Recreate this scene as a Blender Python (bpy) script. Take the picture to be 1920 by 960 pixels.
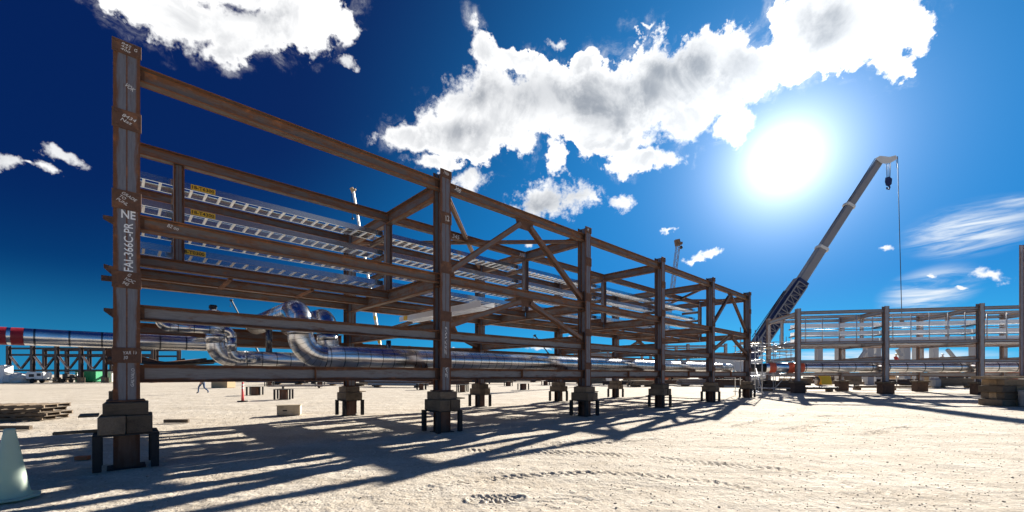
import bpy, bmesh, math, random
from mathutils import Vector, Matrix
random.seed(7)
C = bpy.context.scene
for o in list(bpy.data.objects): bpy.data.objects.remove(o)
COL = C.collection
rad = math.radians

# ------------------------------------------------------------------ camera
F_PX, HY = 783.1, 702.06            # focal length and horizon row, in photo pixels (1920 x 960)
EYE = 1.55
cd = bpy.data.cameras.new('camera'); cam = bpy.data.objects.new('camera', cd); COL.objects.link(cam)
cam.location = (0, 0, EYE); cam.rotation_euler = (rad(90), 0, 0)
cd.sensor_fit = 'HORIZONTAL'; cd.sensor_width = 36; cd.lens = 36*F_PX/1920
cd.shift_y = (HY-480)/1920
cd.clip_start = .05; cd.clip_end = 5000
C.camera = cam

# ------------------------------------------------------------------ light and sky
SUN_AZ, SUN_EL = rad(33.1), rad(23.3)
sd = bpy.data.lights.new('sun', 'SUN'); sd.energy = 5.0; sd.angle = rad(.5); sd.color = (1, .93, .82)
sun = bpy.data.objects.new('sun', sd); COL.objects.link(sun)
SUN_DIR = Vector((math.sin(SUN_AZ)*math.cos(SUN_EL), math.cos(SUN_AZ)*math.cos(SUN_EL), math.sin(SUN_EL)))
sun.rotation_euler = SUN_DIR.to_track_quat('Z', 'Y').to_euler(); sun.location = (0, 0, 60)
C.view_settings.view_transform = 'Standard'; C.view_settings.look = 'None'
C.view_settings.exposure = 1.5; C.view_settings.gamma = 1
C.view_settings.use_curve_mapping = False

class NT:
    def __init__(s, tree): s.t = tree; s.n = tree.nodes; s.l = tree.links
    def set(s, sock, v):
        if v is None: return
        if isinstance(v, bpy.types.NodeSocket): s.l.new(v, sock)
        elif isinstance(v, (tuple, list, Vector)) and sock.type == 'RGBA' and len(v) == 3: sock.default_value = (*v, 1)
        else: sock.default_value = v
    def math(s, op, a, b=None, c=None, clamp=False):
        n = s.n.new('ShaderNodeMath'); n.operation = op; n.use_clamp = clamp
        s.set(n.inputs[0], a)
        if b is not None: s.set(n.inputs[1], b)
        if c is not None: s.set(n.inputs[2], c)
        return n.outputs[0]
    def vec(s, op, a, b=None, out=0):
        n = s.n.new('ShaderNodeVectorMath'); n.operation = op
        s.set(n.inputs[0], a)
        if b is not None: s.set(n.inputs[1], b)
        return n.outputs[out]
    def scale(s, a, k):
        n = s.n.new('ShaderNodeVectorMath'); n.operation = 'SCALE'; s.set(n.inputs[0], a); s.set(n.inputs['Scale'], k); return n.outputs[0]
    def noise(s, v, sc=5, det=4, ro=.5, dist=0, out='Fac', lac=2):
        n = s.n.new('ShaderNodeTexNoise'); s.set(n.inputs['Vector'], v); n.inputs['Scale'].default_value = sc
        n.inputs['Detail'].default_value = det; n.inputs['Roughness'].default_value = ro; n.inputs['Distortion'].default_value = dist
        n.inputs['Lacunarity'].default_value = lac
        return n.outputs[out]
    def voro(s, v, sc=5, feature='F1', out='Distance', rnd=1):
        n = s.n.new('ShaderNodeTexVoronoi'); n.feature = feature; s.set(n.inputs['Vector'], v); n.inputs['Scale'].default_value = sc
        n.inputs['Randomness'].default_value = rnd; return n.outputs[out]
    def smooth(s, x, a, b, lo=0., hi=1.):
        n = s.n.new('ShaderNodeMapRange'); n.interpolation_type = 'SMOOTHSTEP'; s.set(n.inputs[0], x)
        for i, q in enumerate((a, b, lo, hi)): s.set(n.inputs[i+1], q)
        return n.outputs[0]
    def mix(s, f, a, b, mode='MIX'):
        n = s.n.new('ShaderNodeMix'); n.data_type = 'RGBA'; n.blend_type = mode
        s.set(n.inputs[0], f); s.set(n.inputs[6], a); s.set(n.inputs[7], b); return n.outputs[2]
    def sep(s, v):
        n = s.n.new('ShaderNodeSeparateXYZ'); s.set(n.inputs[0], v); return n.outputs
    def comb(s, x=0, y=0, z=0):
        n = s.n.new('ShaderNodeCombineXYZ'); s.set(n.inputs[0], x); s.set(n.inputs[1], y); s.set(n.inputs[2], z); return n.outputs[0]
    def mapping(s, v, loc=(0, 0, 0), rot=(0, 0, 0), sc=(1, 1, 1), kind='POINT'):
        n = s.n.new('ShaderNodeMapping'); n.vector_type = kind; s.set(n.inputs[0], v)
        n.inputs[1].default_value = loc; n.inputs[2].default_value = rot; n.inputs[3].default_value = sc; return n.outputs[0]
    def coord(s, k='Object'):
        return s.n.new('ShaderNodeTexCoord').outputs[k]

world = bpy.data.worlds.new('World'); C.world = world; world.use_nodes = True
W = NT(world.node_tree); W.n.clear()
dirv = W.vec('NORMALIZE', W.coord('Generated'))
sx, sy, sz = W.sep(dirv)
az = W.math('ARCTAN2', sx, sy); el = W.math('ARCSINE', sz)
ae = W.comb(az, el, 0)
sky = W.n.new('ShaderNodeTexSky'); sky.sky_type = 'NISHITA'; sky.sun_disc = False
sky.sun_elevation = SUN_EL; sky.sun_rotation = SUN_AZ; sky.altitude = 600; sky.air_density = 1.0; sky.dust_density = .35; sky.ozone_density = 4.0
SKY = W.n.new('ShaderNodeGamma'); W.set(SKY.inputs[0], W.scale(sky.outputs[0], .1)); SKY.inputs[1].default_value = 1.0
cosS = W.vec('DOT_PRODUCT', dirv, tuple(SUN_DIR), out=1)
ang = W.math('ARCCOSINE', W.math('MINIMUM', cosS, .999999))
# the clear sky as through a polariser: deep far from the sun and high up, paler at the horizon, near the sun and behind
tilt = W.noise(dirv, 1.3, 3, .5)
hi = W.smooth(W.math('ADD', el, W.math('MULTIPLY', W.smooth(ang, .45, 1.4), .34)), .02, .66)
nearsun = W.smooth(W.math('ADD', ang, W.math('MULTIPLY', el, .35)), .25, 1.15, 1, 0)
hor = W.smooth(el, .0, .20, 1, 0)
clear = W.mix(hi, (.0003, .070, .178), (.0003, .0028, .026))
clear = W.mix(nearsun, clear, (.0008, .074, .205))
clear = W.mix(W.math('MULTIPLY', hor, W.smooth(ang, .2, 1.3, .8, .3)), clear, (.02, .19, .31))
clear = W.mix(W.smooth(ang, 1.5, 2.3), clear, (.022, .080, .170))
skyc = W.mix(.05, clear, W.mix(1, SKY.outputs[0], (.03, .40, .85), 'MULTIPLY'))

def px_blob(px, py, rx, ry, rot=0):
    """an ellipse of the sky given where it stands, as (azimuth, elevation) ellipse"""
    x, z = (px-960)/F_PX, (HY-py)/F_PX
    a = math.atan(x); r = math.sqrt(1+x*x); e = math.atan(z/r)
    J = [[1/(1+x*x), 0], [-z*x/(r*(r*r+z*z)), r/(r*r+z*z)]]          # d(a,e)/d(x,z)
    c, s = math.cos(rad(rot)), math.sin(rad(rot))
    ax = [(rx/F_PX*c, rx/F_PX*s), (-ry/F_PX*s, ry/F_PX*c)]
    A = [[sum(J[i][k]*ax[j][k] for k in range(2)) for j in range(2)] for i in range(2)]   # unit circle -> (a,e)
    # eigen-decomposition of A A^T
    p = A[0][0]**2+A[0][1]**2; q = A[1][0]**2+A[1][1]**2; m = A[0][0]*A[1][0]+A[0][1]*A[1][1]
    t = .5*math.atan2(2*m, p-q); d = math.sqrt(((p-q)/2)**2+m*m)
    return (a, e), t, (math.sqrt((p+q)/2+d), math.sqrt(max((p+q)/2-d, 1e-9)))
def blob_field(vec_, blobs, k=.25):
    cur = None
    for b in blobs:
        (a, e), t, (r1, r2) = px_blob(*b)
        L = W.vec('LENGTH', W.mapping(vec_, (a, e, 0), (0, 0, t), (r1, r2, 1), 'TEXTURE'), out=1)
        cur = L if cur is None else (W.math('SMOOTH_MIN', cur, L, k) if k else W.math('MINIMUM', cur, L))
    return cur
warp = W.scale(W.vec('SUBTRACT', W.noise(dirv, 6, 5, .6, out='Color'), (.5, .5, .5)), .14)
warp2 = W.scale(W.vec('SUBTRACT', W.noise(dirv, 22, 4, .6, out='Color'), (.5, .5, .5)), .030)
aew = W.vec('ADD', W.vec('ADD', ae, warp), warp2)
BIG = [(250, -20, 130, 50, -20), (350, 25, 120, 62, -15), (455, 55, 110, 62, 0), (560, 35, 105, 62, 8), (625, 45, 48, 36, 0), (415, 92, 55, 34, -10), (480, -40, 240, 70, 0),
       (775, 252, 58, 34, 0), (850, 235, 80, 58, 20), (830, 300, 60, 22, 0), (940, 215, 110, 82, 0), (1050, 205, 120, 82, 0), (1150, 190, 110, 80, 0), (1250, 160, 100, 88, 0), (1330, 145, 85, 88, 0),
       (1400, 140, 55, 52, 0), (922, 112, 24, 58, 28), (985, 128, 60, 24, -12), (1100, 125, 28, 34, 0), (1205, 296, 72, 34, 0), (1045, 295, 24, 34, -20), (1290, 225, 70, 45, 20), (1375, 225, 45, 30, 30), (900, 262, 130, 38, 0), (1120, 255, 130, 26, 0),
       (1490, 40, 62, 62, 0), (1570, 60, 120, 95, 0), (1660, 45, 75, 85, 0), (1675, 115, 44, 34, 0), (1480, 120, 60, 44, 0), (1580, -60, 170, 60, 0)]
SMALL = [(20, 305, 45, 17, -14), (118, 298, 62, 17, -20), (92, 321, 38, 11, -20), (650, 116, 26, 15, -25), (880, 336, 40, 27, -10), (1030, 376, 88, 42, 3), (1172, 384, 32, 20, 0), (1108, 372, 16, 9, -20),
         (1046, 80, 30, 16, 0), (897, 98, 18, 16, 0), (1258, 444, 16, 6, 10), (1330, 474, 30, 9, 15), (1306, 484, 22, 6, 10), (992, 462, 13, 8, 0), (1866, 515, 40, 17, 0), (1663, 466, 20, 6, 5), (60, 312, 30, 7, -22),
         (1010, 652, 34, 9, 0), (1060, 640, 20, 6, 0), (1130, 655, 40, 8, 0), (1800, 541, 18, 5, 0), (1750, 518, 10, 5, 0), (860, 660, 40, 6, 0), (1213, 45, 12, 5, 0)]
fine = W.math('SUBTRACT', W.noise(dirv, 15, 10, .62, lac=2.1), .5)
fine2 = W.math('SUBTRACT', W.noise(dirv, 60, 6, .65), .5)
D1 = W.math('ADD', W.math('SUBTRACT', 1.03, blob_field(aew, BIG)), W.math('ADD', W.math('MULTIPLY', fine, 1.35), W.math('MULTIPLY', fine2, .8)))
aes = W.vec('ADD', W.vec('ADD', ae, W.scale(warp, .35)), W.scale(warp2, 1.5))
D2 = W.math('ADD', W.math('SUBTRACT', 1.0, blob_field(aes, SMALL, 0)), W.math('ADD', W.math('MULTIPLY', fine, 2.2), W.math('MULTIPLY', fine2, 1.6)))
# clouds round the rest of the sky, behind and beside the yard (only reflections and other views show them)
back = W.noise(W.mapping(dirv, (3, 1, 0), sc=(1, 1, 2.0)), 2.0, 4, .5)
backm = W.math('MULTIPLY', W.smooth(W.math('ABSOLUTE', az), .93, 1.25), W.smooth(el, .02, .2))
D3 = W.math('MULTIPLY', W.smooth(back, .58, .80), backm)
a1 = W.smooth(D1, .0, W.smooth(W.noise(dirv, 4, 3, .5), .4, .62, .10, .42)); a2 = W.smooth(D2, .05, .75)
veil = W.math('MULTIPLY', W.smooth(D1, -.42, .12), W.smooth(W.noise(W.vec('ADD', dirv, W.scale(warp, .8)), 11, 9, .68, 1.2), .46, .78, 0, .55))
alpha = W.math('MAXIMUM', W.math('MAXIMUM', W.math('MAXIMUM', a1, a2), D3), veil)
GREY = [(1010, 175, 130, 45, 0), (900, 180, 60, 30, 10), (1130, 205, 70, 70, 0), (1300, 125, 60, 60, 0), (1250, 130, 60, 40, 0), (1560, 50, 70, 50, 0), (1030, 382, 66, 26, 0), (1200, 170, 80, 50, 0), (860, 245, 60, 25, 0), (1100, 190, 150, 50, 0), (1380, 120, 60, 40, 0), (470, 30, 80, 20, 0)]
G = W.smooth(W.math('ADD', W.math('SUBTRACT', 1.25, blob_field(ae, GREY, .4)), W.math('MULTIPLY', fine, 1.2)), 0, 1.2)
soft = W.smooth(W.noise(dirv, 9, 8, .6, .6), .36, .62)
lit = W.math('SUBTRACT', 1.0, W.math('ADD', W.math('MULTIPLY', G, .36), W.math('MULTIPLY', soft, W.math('MULTIPLY', .34, W.smooth(W.math('MAXIMUM', D1, D2), .15, .8)))))
cl = W.mix(lit, (.0, .012, .035), (.40, .40, .40))
cirn = W.noise(W.mapping(ae, rot=(0, 0, rad(-16)), sc=(2.2, 16, 1)), 3, 9, .62, .8)
CIR = W.smooth(blob_field(ae, [(1820, 430, 170, 60, 12), (1740, 545, 120, 50, 15), (1640, 668, 300, 16, 0), (1900, 380, 60, 20, 10)], .2), 1.0, .2)
cir = W.math('MULTIPLY', CIR, W.smooth(cirn, .34, .66))
skyc = W.mix(W.math('MULTIPLY', cir, 1.0), skyc, (.30, .32, .34))
skyc = W.mix(alpha, skyc, cl)
# aureole of the sun
g2 = W.math('EXPONENT', W.math('MULTIPLY', W.math('DIVIDE', ang, .055), -1.0))
g3 = W.math('EXPONENT', W.math('MULTIPLY', W.math('DIVIDE', ang, .26), -1.0))
glow = W.vec('ADD', W.scale((1., 1., 1.), W.math('MULTIPLY', g2, .95)), W.scale((.15, .28, .40), W.math('MULTIPLY', g3, .17)))
skyc = W.vec('ADD', skyc, glow)
bg = W.n.new('ShaderNodeBackground'); W.set(bg.inputs[0], skyc); bg.inputs[1].default_value = 1.0
wo = W.n.new('ShaderNodeOutputWorld'); W.l.new(bg.outputs[0], wo.inputs[0])
world.cycles.sampling_method = 'MANUAL'; world.cycles.sample_map_resolution = 512

# ------------------------------------------------------------------ materials
def new_mat(name):
    m = bpy.data.materials.new(name); m.use_nodes = True; n = NT(m.node_tree); n.n.clear()
    b = n.n.new('ShaderNodeBsdfPrincipled'); o = n.n.new('ShaderNodeOutputMaterial'); n.l.new(b.outputs[0], o.inputs[0])
    return m, n, b
def bump(n, b, h, st=.3, dist=.02):
    k = n.n.new('ShaderNodeBump'); k.inputs['Strength'].default_value = st; k.inputs['Distance'].default_value = dist
    n.set(k.inputs['Height'], h); n.l.new(k.outputs[0], b.inputs['Normal'])
def objrand(n): return n.n.new('ShaderNodeObjectInfo').outputs['Random']

def steel(name, mill=(.125, .125, .13), rust=(.155, .062, .028), line=False, amount=.5):
    m, n, b = new_mat(name)
    uv = n.sep(n.coord('UV')); ob = n.coord('Object')
    r = objrand(n)
    ob = n.vec('ADD', ob, n.comb(n.math('MULTIPLY', r, 37.), n.math('MULTIPLY', r, 11.), 0))
    c = n.math('ABSOLUTE', n.math('SUBTRACT', n.math('MULTIPLY', uv[1], 2.), 1.))
    st = n.noise(n.mapping(ob, sc=(.7, 7, 7)), 3, 7, .65)
    fn = n.noise(ob, 26, 6, .7)
    e = n.smooth(n.math('ADD', c, n.math('MULTIPLY', n.math('SUBTRACT', st, .5), .9)), .52, .80)
    if line:
        cc = n.smooth(n.math('ADD', c, n.math('MULTIPLY', n.math('SUBTRACT', fn, .5), .08)), .03, .09, 1., 0.)
        e = n.math('MAXIMUM', e, cc)
    bl = n.smooth(n.noise(n.mapping(ob, sc=(.5, 2, 2)), 4, 8, .7), .62-amount*.25, .80-amount*.2)
    e = n.math('MAXIMUM', e, n.math('MULTIPLY', bl, .9))
    e = n.math('MULTIPLY', e, n.smooth(fn, .25, .5, .7, 1.))
    rc = n.mix(fn, tuple(x*.5 for x in rust), tuple(x*1.55 for x in rust))
    rc = n.mix(n.smooth(n.noise(ob, 5, 5, .6), .5, .75), rc, (rust[0]*2.1, rust[1]*1.9, rust[2]*1.5))
    mc = n.mix(n.noise(n.mapping(ob, sc=(1, 12, 12)), 4, 6, .7), tuple(x*.55 for x in mill), tuple(x*1.7 for x in mill))
    n.set(b.inputs['Base Color'], n.mix(e, mc, rc))
    n.set(b.inputs['Roughness'], n.smooth(e, 0, 1, .52, .88))
    n.set(b.inputs['Metallic'], n.smooth(e, 0, 1, .25, .0))
    bump(n, b, n.math('ADD', fn, n.math('MULTIPLY', e, .5)), .35, .004)
    return m
M = {}
M['steel_beam'] = steel('mill_steel', mill=(.150, .128, .115), rust=(.185, .078, .036), amount=.8)
M['steel_web'] = steel('grey_web_steel', mill=(.185, .18, .185), rust=(.13, .055, .028), amount=.4)
M['steel_column'] = steel('column_steel', mill=(.155, .158, .178), rust=(.13, .054, .026), line=True, amount=.3)
M['steel_rust'] = steel('rusty_steel', mill=(.085, .068, .06), rust=(.115, .06, .04), amount=.9)
M['steel_pale'] = steel('pale_steel', mill=(.30, .30, .31), rust=(.22, .13, .09), amount=.35)
M['column_white'] = steel('light_mill_steel', mill=(.5, .5, .54), rust=(.3, .2, .16), amount=.0)  # lighter mill colour than the other columns, no rust blotches added
M['steel_dark'] = steel('dark_steel', mill=(.045, .045, .05), rust=(.06, .035, .025), amount=.4)

def cladding():
    m, n, b = new_mat('aluminium_cladding')
    uv = n.sep(n.coord('UV')); ob = n.coord('Object')
    fu = n.math('FRACT', uv[0]); d = n.math('MINIMUM', fu, n.math('SUBTRACT', 1., fu))
    seam = n.smooth(d, .018, .045, 1., 0.)
    seg = n.math('FLOOR', uv[0])
    wn = n.n.new('ShaderNodeTexWhiteNoise'); wn.noise_dimensions = '1D'; n.l.new(seg, wn.inputs['W'])
    base = n.mix(wn.outputs[0], (.74, .75, .77), (.86, .87, .89))
    base = n.mix(n.smooth(n.noise(ob, 2, 3, .5), .45, .8), base, (.60, .59, .58))
    n.set(b.inputs['Base Color'], n.mix(n.math('MULTIPLY', seam, .85), base, (.05, .05, .055)))
    b.inputs['Metallic'].default_value = 1
    n.set(b.inputs['Roughness'], n.smooth(n.noise(ob, .8, 2, .4), .3, .7, .22, .27))
    hgt = n.math('ADD', n.math('MULTIPLY', seam, -.6), n.math('MULTIPLY', n.noise(ob, 1.5, 1, .3), .3))
    bump(n, b, hgt, .05, .002)
    return m
M['cladding'] = cladding()
def simple(name, col, rough=.6, metal=0., var=.25, sc=8, bmp=.2, em=None):
    m, n, b = new_mat(name)
    ob = n.coord('Object')
    nz = n.noise(ob, sc, 6, .65)
    n.set(b.inputs['Base Color'], n.mix(nz, tuple(x*(1-var) for x in col), tuple(min(1, x*(1+var)) for x in col)))
    if metal > .3: b.inputs['Roughness'].default_value = rough
    else: n.set(b.inputs['Roughness'], n.smooth(nz, .3, .7, max(.05, rough-.1), min(1, rough+.1)))
    b.inputs['Metallic'].default_value = metal
    if bmp: bump(n, b, nz, bmp, .01)
    return m
M['tray_glare'] = simple('glare_white_tray', (.86, .87, .88), .45, .1, .06, 3, 0)  # whiter copy of the tray aluminium, with backlit flare put into the colour
M['rail'] = simple('tray_rail', (.60, .69, .74), .17, .97, .05, 3, 0)
M['alu'] = simple('tray_aluminium', (.80, .81, .82), .42, .45, .10, 3, 0)
M['tape_red'] = simple('red_tape', (.32, .015, .03), .5, 0, .5, 9)
M['orange'] = simple('orange_wrap', (.75, .13, .06), .5, 0, .25, 9)
M['yellow'] = simple('yellow_paint', (.75, .48, .03), .5, 0, .15)
M['black'] = simple('black_paint', (.02, .02, .022), .6, 0, .3)
M['legs'] = simple('dark_primer', (.022, .021, .021), .8, 0, .4, 12)
M['rustpost'] = simple('rusted_post', (.115, .05, .03), .85, 0, .5, 9)
M['white'] = simple('white_paint', (.78, .78, .76), .5, 0, .08, 5, .05)
M['stencil'] = simple('stencil_white', (.85, .87, .9), .7, 0, .15, 40, .1)
M['chalk'] = simple('chalk', (.8, .78, .75), .9, 0, .3, 60, .1)
M['cone'] = simple('cone_plastic', (.62, .74, .62), .45, 0, .12, 4, .15)
_n = NT(M['cone'].node_tree); _b = [q for q in _n.n if q.type == 'BSDF_PRINCIPLED'][0]; _o = [q for q in _n.n if q.type == 'OUTPUT_MATERIAL'][0]
_t = _n.n.new('ShaderNodeBsdfTranslucent'); _t.inputs[0].default_value = (.62, .80, .64, 1); _m = _n.n.new('ShaderNodeMixShader'); _m.inputs[0].default_value = .35
_n.l.new(_b.outputs[0], _m.inputs[1]); _n.l.new(_t.outputs[0], _m.inputs[2]); _n.l.new(_m.outputs[0], _o.inputs[0])
M['pink'] = simple('delineator_plastic', (.8, .10, .10), .45, 0, .1)
M['green'] = simple('green_paint', (.02, .30, .12), .45, 0, .15)
M['navy'] = simple('navy_paint', (.02, .03, .09), .4, .1, .2)
M['boom'] = simple('boom_grey', (.22, .22, .235), .45, .1, .12, 2)
M['boomwhite'] = simple('boom_white', (.62, .62, .60), .45, .1, .10, 2)
M['galv'] = simple('galvanised_tube', (.55, .56, .58), .4, .6, .2, 6)
M['concrete'] = simple('concrete', (.34, .33, .32), .9, 0, .3, 10, .5)
M['skin'] = simple('skin', (.45, .25, .17), .55, 0, .05)
M['denim'] = simple('denim', (.05, .09, .18), .85, 0, .25, 20)
M['shirt'] = simple('grey_shirt', (.16, .16, .17), .9, 0, .2, 15)
M['shirtw'] = simple('pale_shirt', (.6, .57, .52), .9, 0, .1, 15)
M['shirtr'] = simple('red_shirt', (.6, .06, .05), .9, 0, .1, 15)
M['brown'] = simple('brown_cloth', (.16, .10, .06), .9, 0, .2, 15)
M['tan'] = simple('tan_crate', (.42, .30, .17), .8, 0, .15, 4)
M['tarp'] = simple('pale_tarp', (.62, .60, .55), .6, 0, .15, 4, .6)
M['rubber'] = simple('rubber', (.02, .02, .02), .85, 0, .2)
M['brick'] = simple('orange_brick', (.42, .12, .05), .85, 0, .2)
M['blue'] = simple('blue_paint', (.04, .12, .35), .5, 0, .2)
M['fireproof'] = simple('white_fireproofing', (.40, .40, .41), .9, 0, .12, 3, .4)
def wood(name, a, b_):
    m, n, b = new_mat(name); ob = n.coord('Object'); r = objrand(n)
    ob2 = n.vec('ADD', ob, n.comb(n.math('MULTIPLY', r, 9.), n.math('MULTIPLY', r, 5.), 0))
    g = n.noise(n.mapping(ob2, sc=(1.2, 14, 14)), 3, 7, .7, .6)
    st = n.smooth(n.noise(ob2, 3, 6, .65), .42, .75)
    c = n.mix(g, a, b_); c = n.mix(n.math('MULTIPLY', st, .55), c, tuple(x*.35 for x in a))
    k = n.smooth(r, 0, 1, .7, 1.3)
    n.set(b.inputs['Base Color'], n.scale(c, k)); b.inputs['Roughness'].default_value = .85
    bump(n, b, g, .9, .02); return m
M['timber'] = wood('weathered_timber', (.075, .052, .034), (.27, .205, .14))
M['plywood'] = wood('pale_plywood', (.52, .43, .30), (.66, .56, .42))
M['timber_tan'] = wood('tan_timber', (.26, .17, .09), (.46, .33, .2))

def ground_mat():
    m, n, b = new_mat('gravel_ground'); P = n.coord('Object')
    big = n.noise(P, .12, 6, .6); mid = n.noise(P, .9, 7, .65); f1 = n.noise(P, 9, 8, .7); f2 = n.noise(P, 55, 5, .7)
    v1 = n.voro(P, 26); v2 = n.voro(P, 70); vc = n.voro(P, 38, out='Color')
    stone = n.sep(vc)[0]
    base = n.mix(big, (.40, .345, .275), (.50, .445, .37))
    base = n.mix(n.smooth(mid, .35, .7), base, (.56, .51, .435))
    lanes = n.noise(n.mapping(P, rot=(0, 0, rad(-14)), sc=(.12, 1.1, 1)), 1.3, 6, .6)
    base = n.mix(n.smooth(lanes, .42, .66, 0, .45), base, (.35, .295, .225))
    base = n.mix(n.smooth(f1, .48, .72, 0, .55), base, (.34, .27, .195))
    base = n.mix(n.smooth(stone, .0, .10, .4, 0), base, (.20, .17, .14))
    base = n.mix(n.smooth(stone, .85, 1., 0, .5), base, (.74, .70, .63))
    base = n.mix(n.smooth(f2, .25, .45, .35, 0), base, (.22, .17, .13))
    n.set(b.inputs['Base Color'], base); b.inputs['Roughness'].default_value = .95; b.inputs['Specular IOR Level'].default_value = .15
    h = n.math('ADD', n.math('MULTIPLY', v1, -.30), n.math('ADD', n.math('MULTIPLY', v2, -.12), n.math('ADD', n.math('MULTIPLY', f1, .9), n.math('MULTIPLY', mid, .8))))
    ruts = n.noise(n.mapping(P, rot=(0, 0, rad(-12)), sc=(.35, 2.4, 1)), 1.6, 7, .68)
    h = n.math('ADD', h, n.math('MULTIPLY', ruts, n.smooth(n.noise(P, .35, 3, .5), .35, .65, .5, 2.2)))
    bump(n, b, h, .55, .045)
    return m
M['ground'] = ground_mat()
m, n, b = new_mat('stones'); c = n.n.new('ShaderNodeObjectInfo'); P = n.coord('Object')
n.set(b.inputs['Base Color'], n.mix(n.noise(P, 3.7, 3, .7), (.16, .13, .10), (.58, .50, .40))); b.inputs['Roughness'].default_value = .9; M['stones'] = m
m, n, b = new_mat('clods'); P = n.coord('Object')
n.set(b.inputs['Base Color'], n.mix(n.noise(P, 20, 4, .7), (.36, .29, .21), (.52, .44, .34))); b.inputs['Roughness'].default_value = .95; bump(n, b, n.noise(P, 60, 4, .7), .6, .01); M['clods'] = m

# ------------------------------------------------------------------ helpers
Z3 = Vector((0, 0, 1))
def tag(o, label=None, cat=None, group=None, kind=None):
    if label: o['label'] = label
    if cat: o['category'] = cat
    if group: o['group'] = group
    if kind: o['kind'] = kind
    return o
def empty(name, loc, label=None, cat=None, group=None, rz=0):
    o = bpy.data.objects.new(name, None); COL.objects.link(o); o.location = loc; o.rotation_euler = (0, 0, rz); o.empty_display_size = .2
    return tag(o, label, cat, group)
def mesh_obj(name, bm, mat, parent=None, mw=None, smooth=False, mats=None):
    me = bpy.data.meshes.new(name); bm.to_mesh(me); bm.free()
    for mm in (mats or [mat]): me.materials.append(mm)
    if smooth: me.polygons.foreach_set('use_smooth', [True]*len(me.polygons))
    o = bpy.data.objects.new(name, me); COL.objects.link(o)
    place(o, parent, mw or Matrix.Identity(4)); return o
def wmat(o):
    m = Matrix.LocRotScale(o.location, o.rotation_euler, o.scale)
    return wmat(o.parent) @ m if o.parent else m
def place(o, parent, mw):
    if parent: o.parent = parent; mw = wmat(parent).inverted() @ mw
    o.rotation_mode = 'XYZ'
    l, q, s = mw.decompose(); o.location = l; o.rotation_euler = q.to_euler(); o.scale = s
def basis(o, x, y, z):
    m = Matrix.Identity(4)
    for i, a in enumerate((x, y, z)): m[0][i], m[1][i], m[2][i] = a
    m[0][3], m[1][3], m[2][3] = o; return m
def axes(p0, p1, up=Z3):
    x = (p1-p0).normalized(); z = (up-x*up.dot(x)).normalized(); return x, z.cross(x), z
def ibeam_bm(L, d, w, tf, tw, bev=0):
    """H section along +X; web in XZ, flanges at +-d/2; uv = (metres, position across the face)"""
    bm = bmesh.new(); uvl = bm.loops.layers.uv.new('UVMap')
    h, a, t = d/2, w/2, tw/2
    P = [(-a, -h), (a, -h), (a, -h+tf), (t, -h+tf), (t, h-tf), (a, h-tf), (a, h), (-a, h), (-a, h-tf), (-t, h-tf), (-t, -h+tf), (-a, -h+tf)]
    UV = {0: (0, 1), 1: (1, 1), 2: (1, .5), 3: (0, 1), 4: (.5, 1), 5: (1, 1), 6: (0, 1), 7: (1, 1), 8: (1, .5), 9: (0, 1), 10: (.5, 1), 11: (1, 1)}
    A = [bm.verts.new((0, y, z)) for y, z in P]; B = [bm.verts.new((L, y, z)) for y, z in P]
    for i in range(12):
        j = (i+1) % 12; f = bm.faces.new((A[i], A[j], B[j], B[i])); va, vb = UV[i]
        for lp, q in zip(f.loops, ((0, va), (0, vb), (L, vb), (L, va))): lp[uvl].uv = q
    for V, fl in ((A, True), (B, False)):
        for idx in ((0, 1, 2, 3, 10, 11), (3, 4, 9, 10), (4, 5, 6, 7, 8, 9)):
            vs = [V[i] for i in idx]; f = bm.faces.new(vs[::-1] if fl else vs)
            for lp in f.loops: lp[uvl].uv = (0, 1)
    return bm
def ibeam(name, parent, p0, p1, d, w, mat, tf=.018, tw=.012, up=Z3):
    p0, p1 = Vector(p0), Vector(p1); x, y, z = axes(p0, p1, up)
    return mesh_obj(name, ibeam_bm((p1-p0).length, d, w, tf, tw), mat, parent, basis(p0, x, y, z))
def add_box(bm, c, s, R=None):
    r = bmesh.ops.create_cube(bm, size=1); vs = r['verts']
    for v in vs:
        v.co = Vector((v.co.x*s[0], v.co.y*s[1], v.co.z*s[2]))
        if R: v.co = R @ v.co
        v.co += Vector(c)
    return vs
def add_bar(bm, p0, p1, w, h, up=Z3):
    p0, p1 = Vector(p0), Vector(p1); x, y, z = axes(p0, p1, up)
    R = basis((0, 0, 0), x, y, z).to_3x3(); return add_box(bm, (p0+p1)/2, ((p1-p0).length, w, h), R)
def add_tube(bm, pts, r, seg=10, us=None, uvl=None, cap=True, radii=None):
    pts = [Vector(p) for p in pts]; n = len(pts); rings = []
    T = [(pts[min(i+1, n-1)]-pts[max(i-1, 0)]).normalized() for i in range(n)]
    ref = Z3 if abs(T[0].z) < .9 else Vector((1, 0, 0)); N = (ref-T[0]*ref.dot(T[0])).normalized()
    for i in range(n):
        N = (N-T[i]*N.dot(T[i])).normalized(); Bn = T[i].cross(N); rr = radii[i] if radii else r
        rings.append([bm.verts.new(pts[i]+(N*math.cos(2*math.pi*k/seg)+Bn*math.sin(2*math.pi*k/seg))*rr) for k in range(seg)])
    for i in range(n-1):
        for k in range(seg):
            f = bm.faces.new((rings[i][k], rings[i][(k+1) % seg], rings[i+1][(k+1) % seg], rings[i+1][k])); f.smooth = True
            if uvl:
                for lp, q in zip(f.loops, ((us[i], k/seg), (us[i], (k+1)/seg), (us[i+1], (k+1)/seg), (us[i+1], k/seg))): lp[uvl].uv = q
    if cap:
        try: bm.faces.new(rings[0][::-1]); bm.faces.new(rings[-1])
        except Exception: pass
def bevel_all(bm, w, seg=1): bmesh.ops.bevel(bm, geom=bm.edges[:], offset=w, segments=seg, affect='EDGES', clamp_overlap=True)
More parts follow.
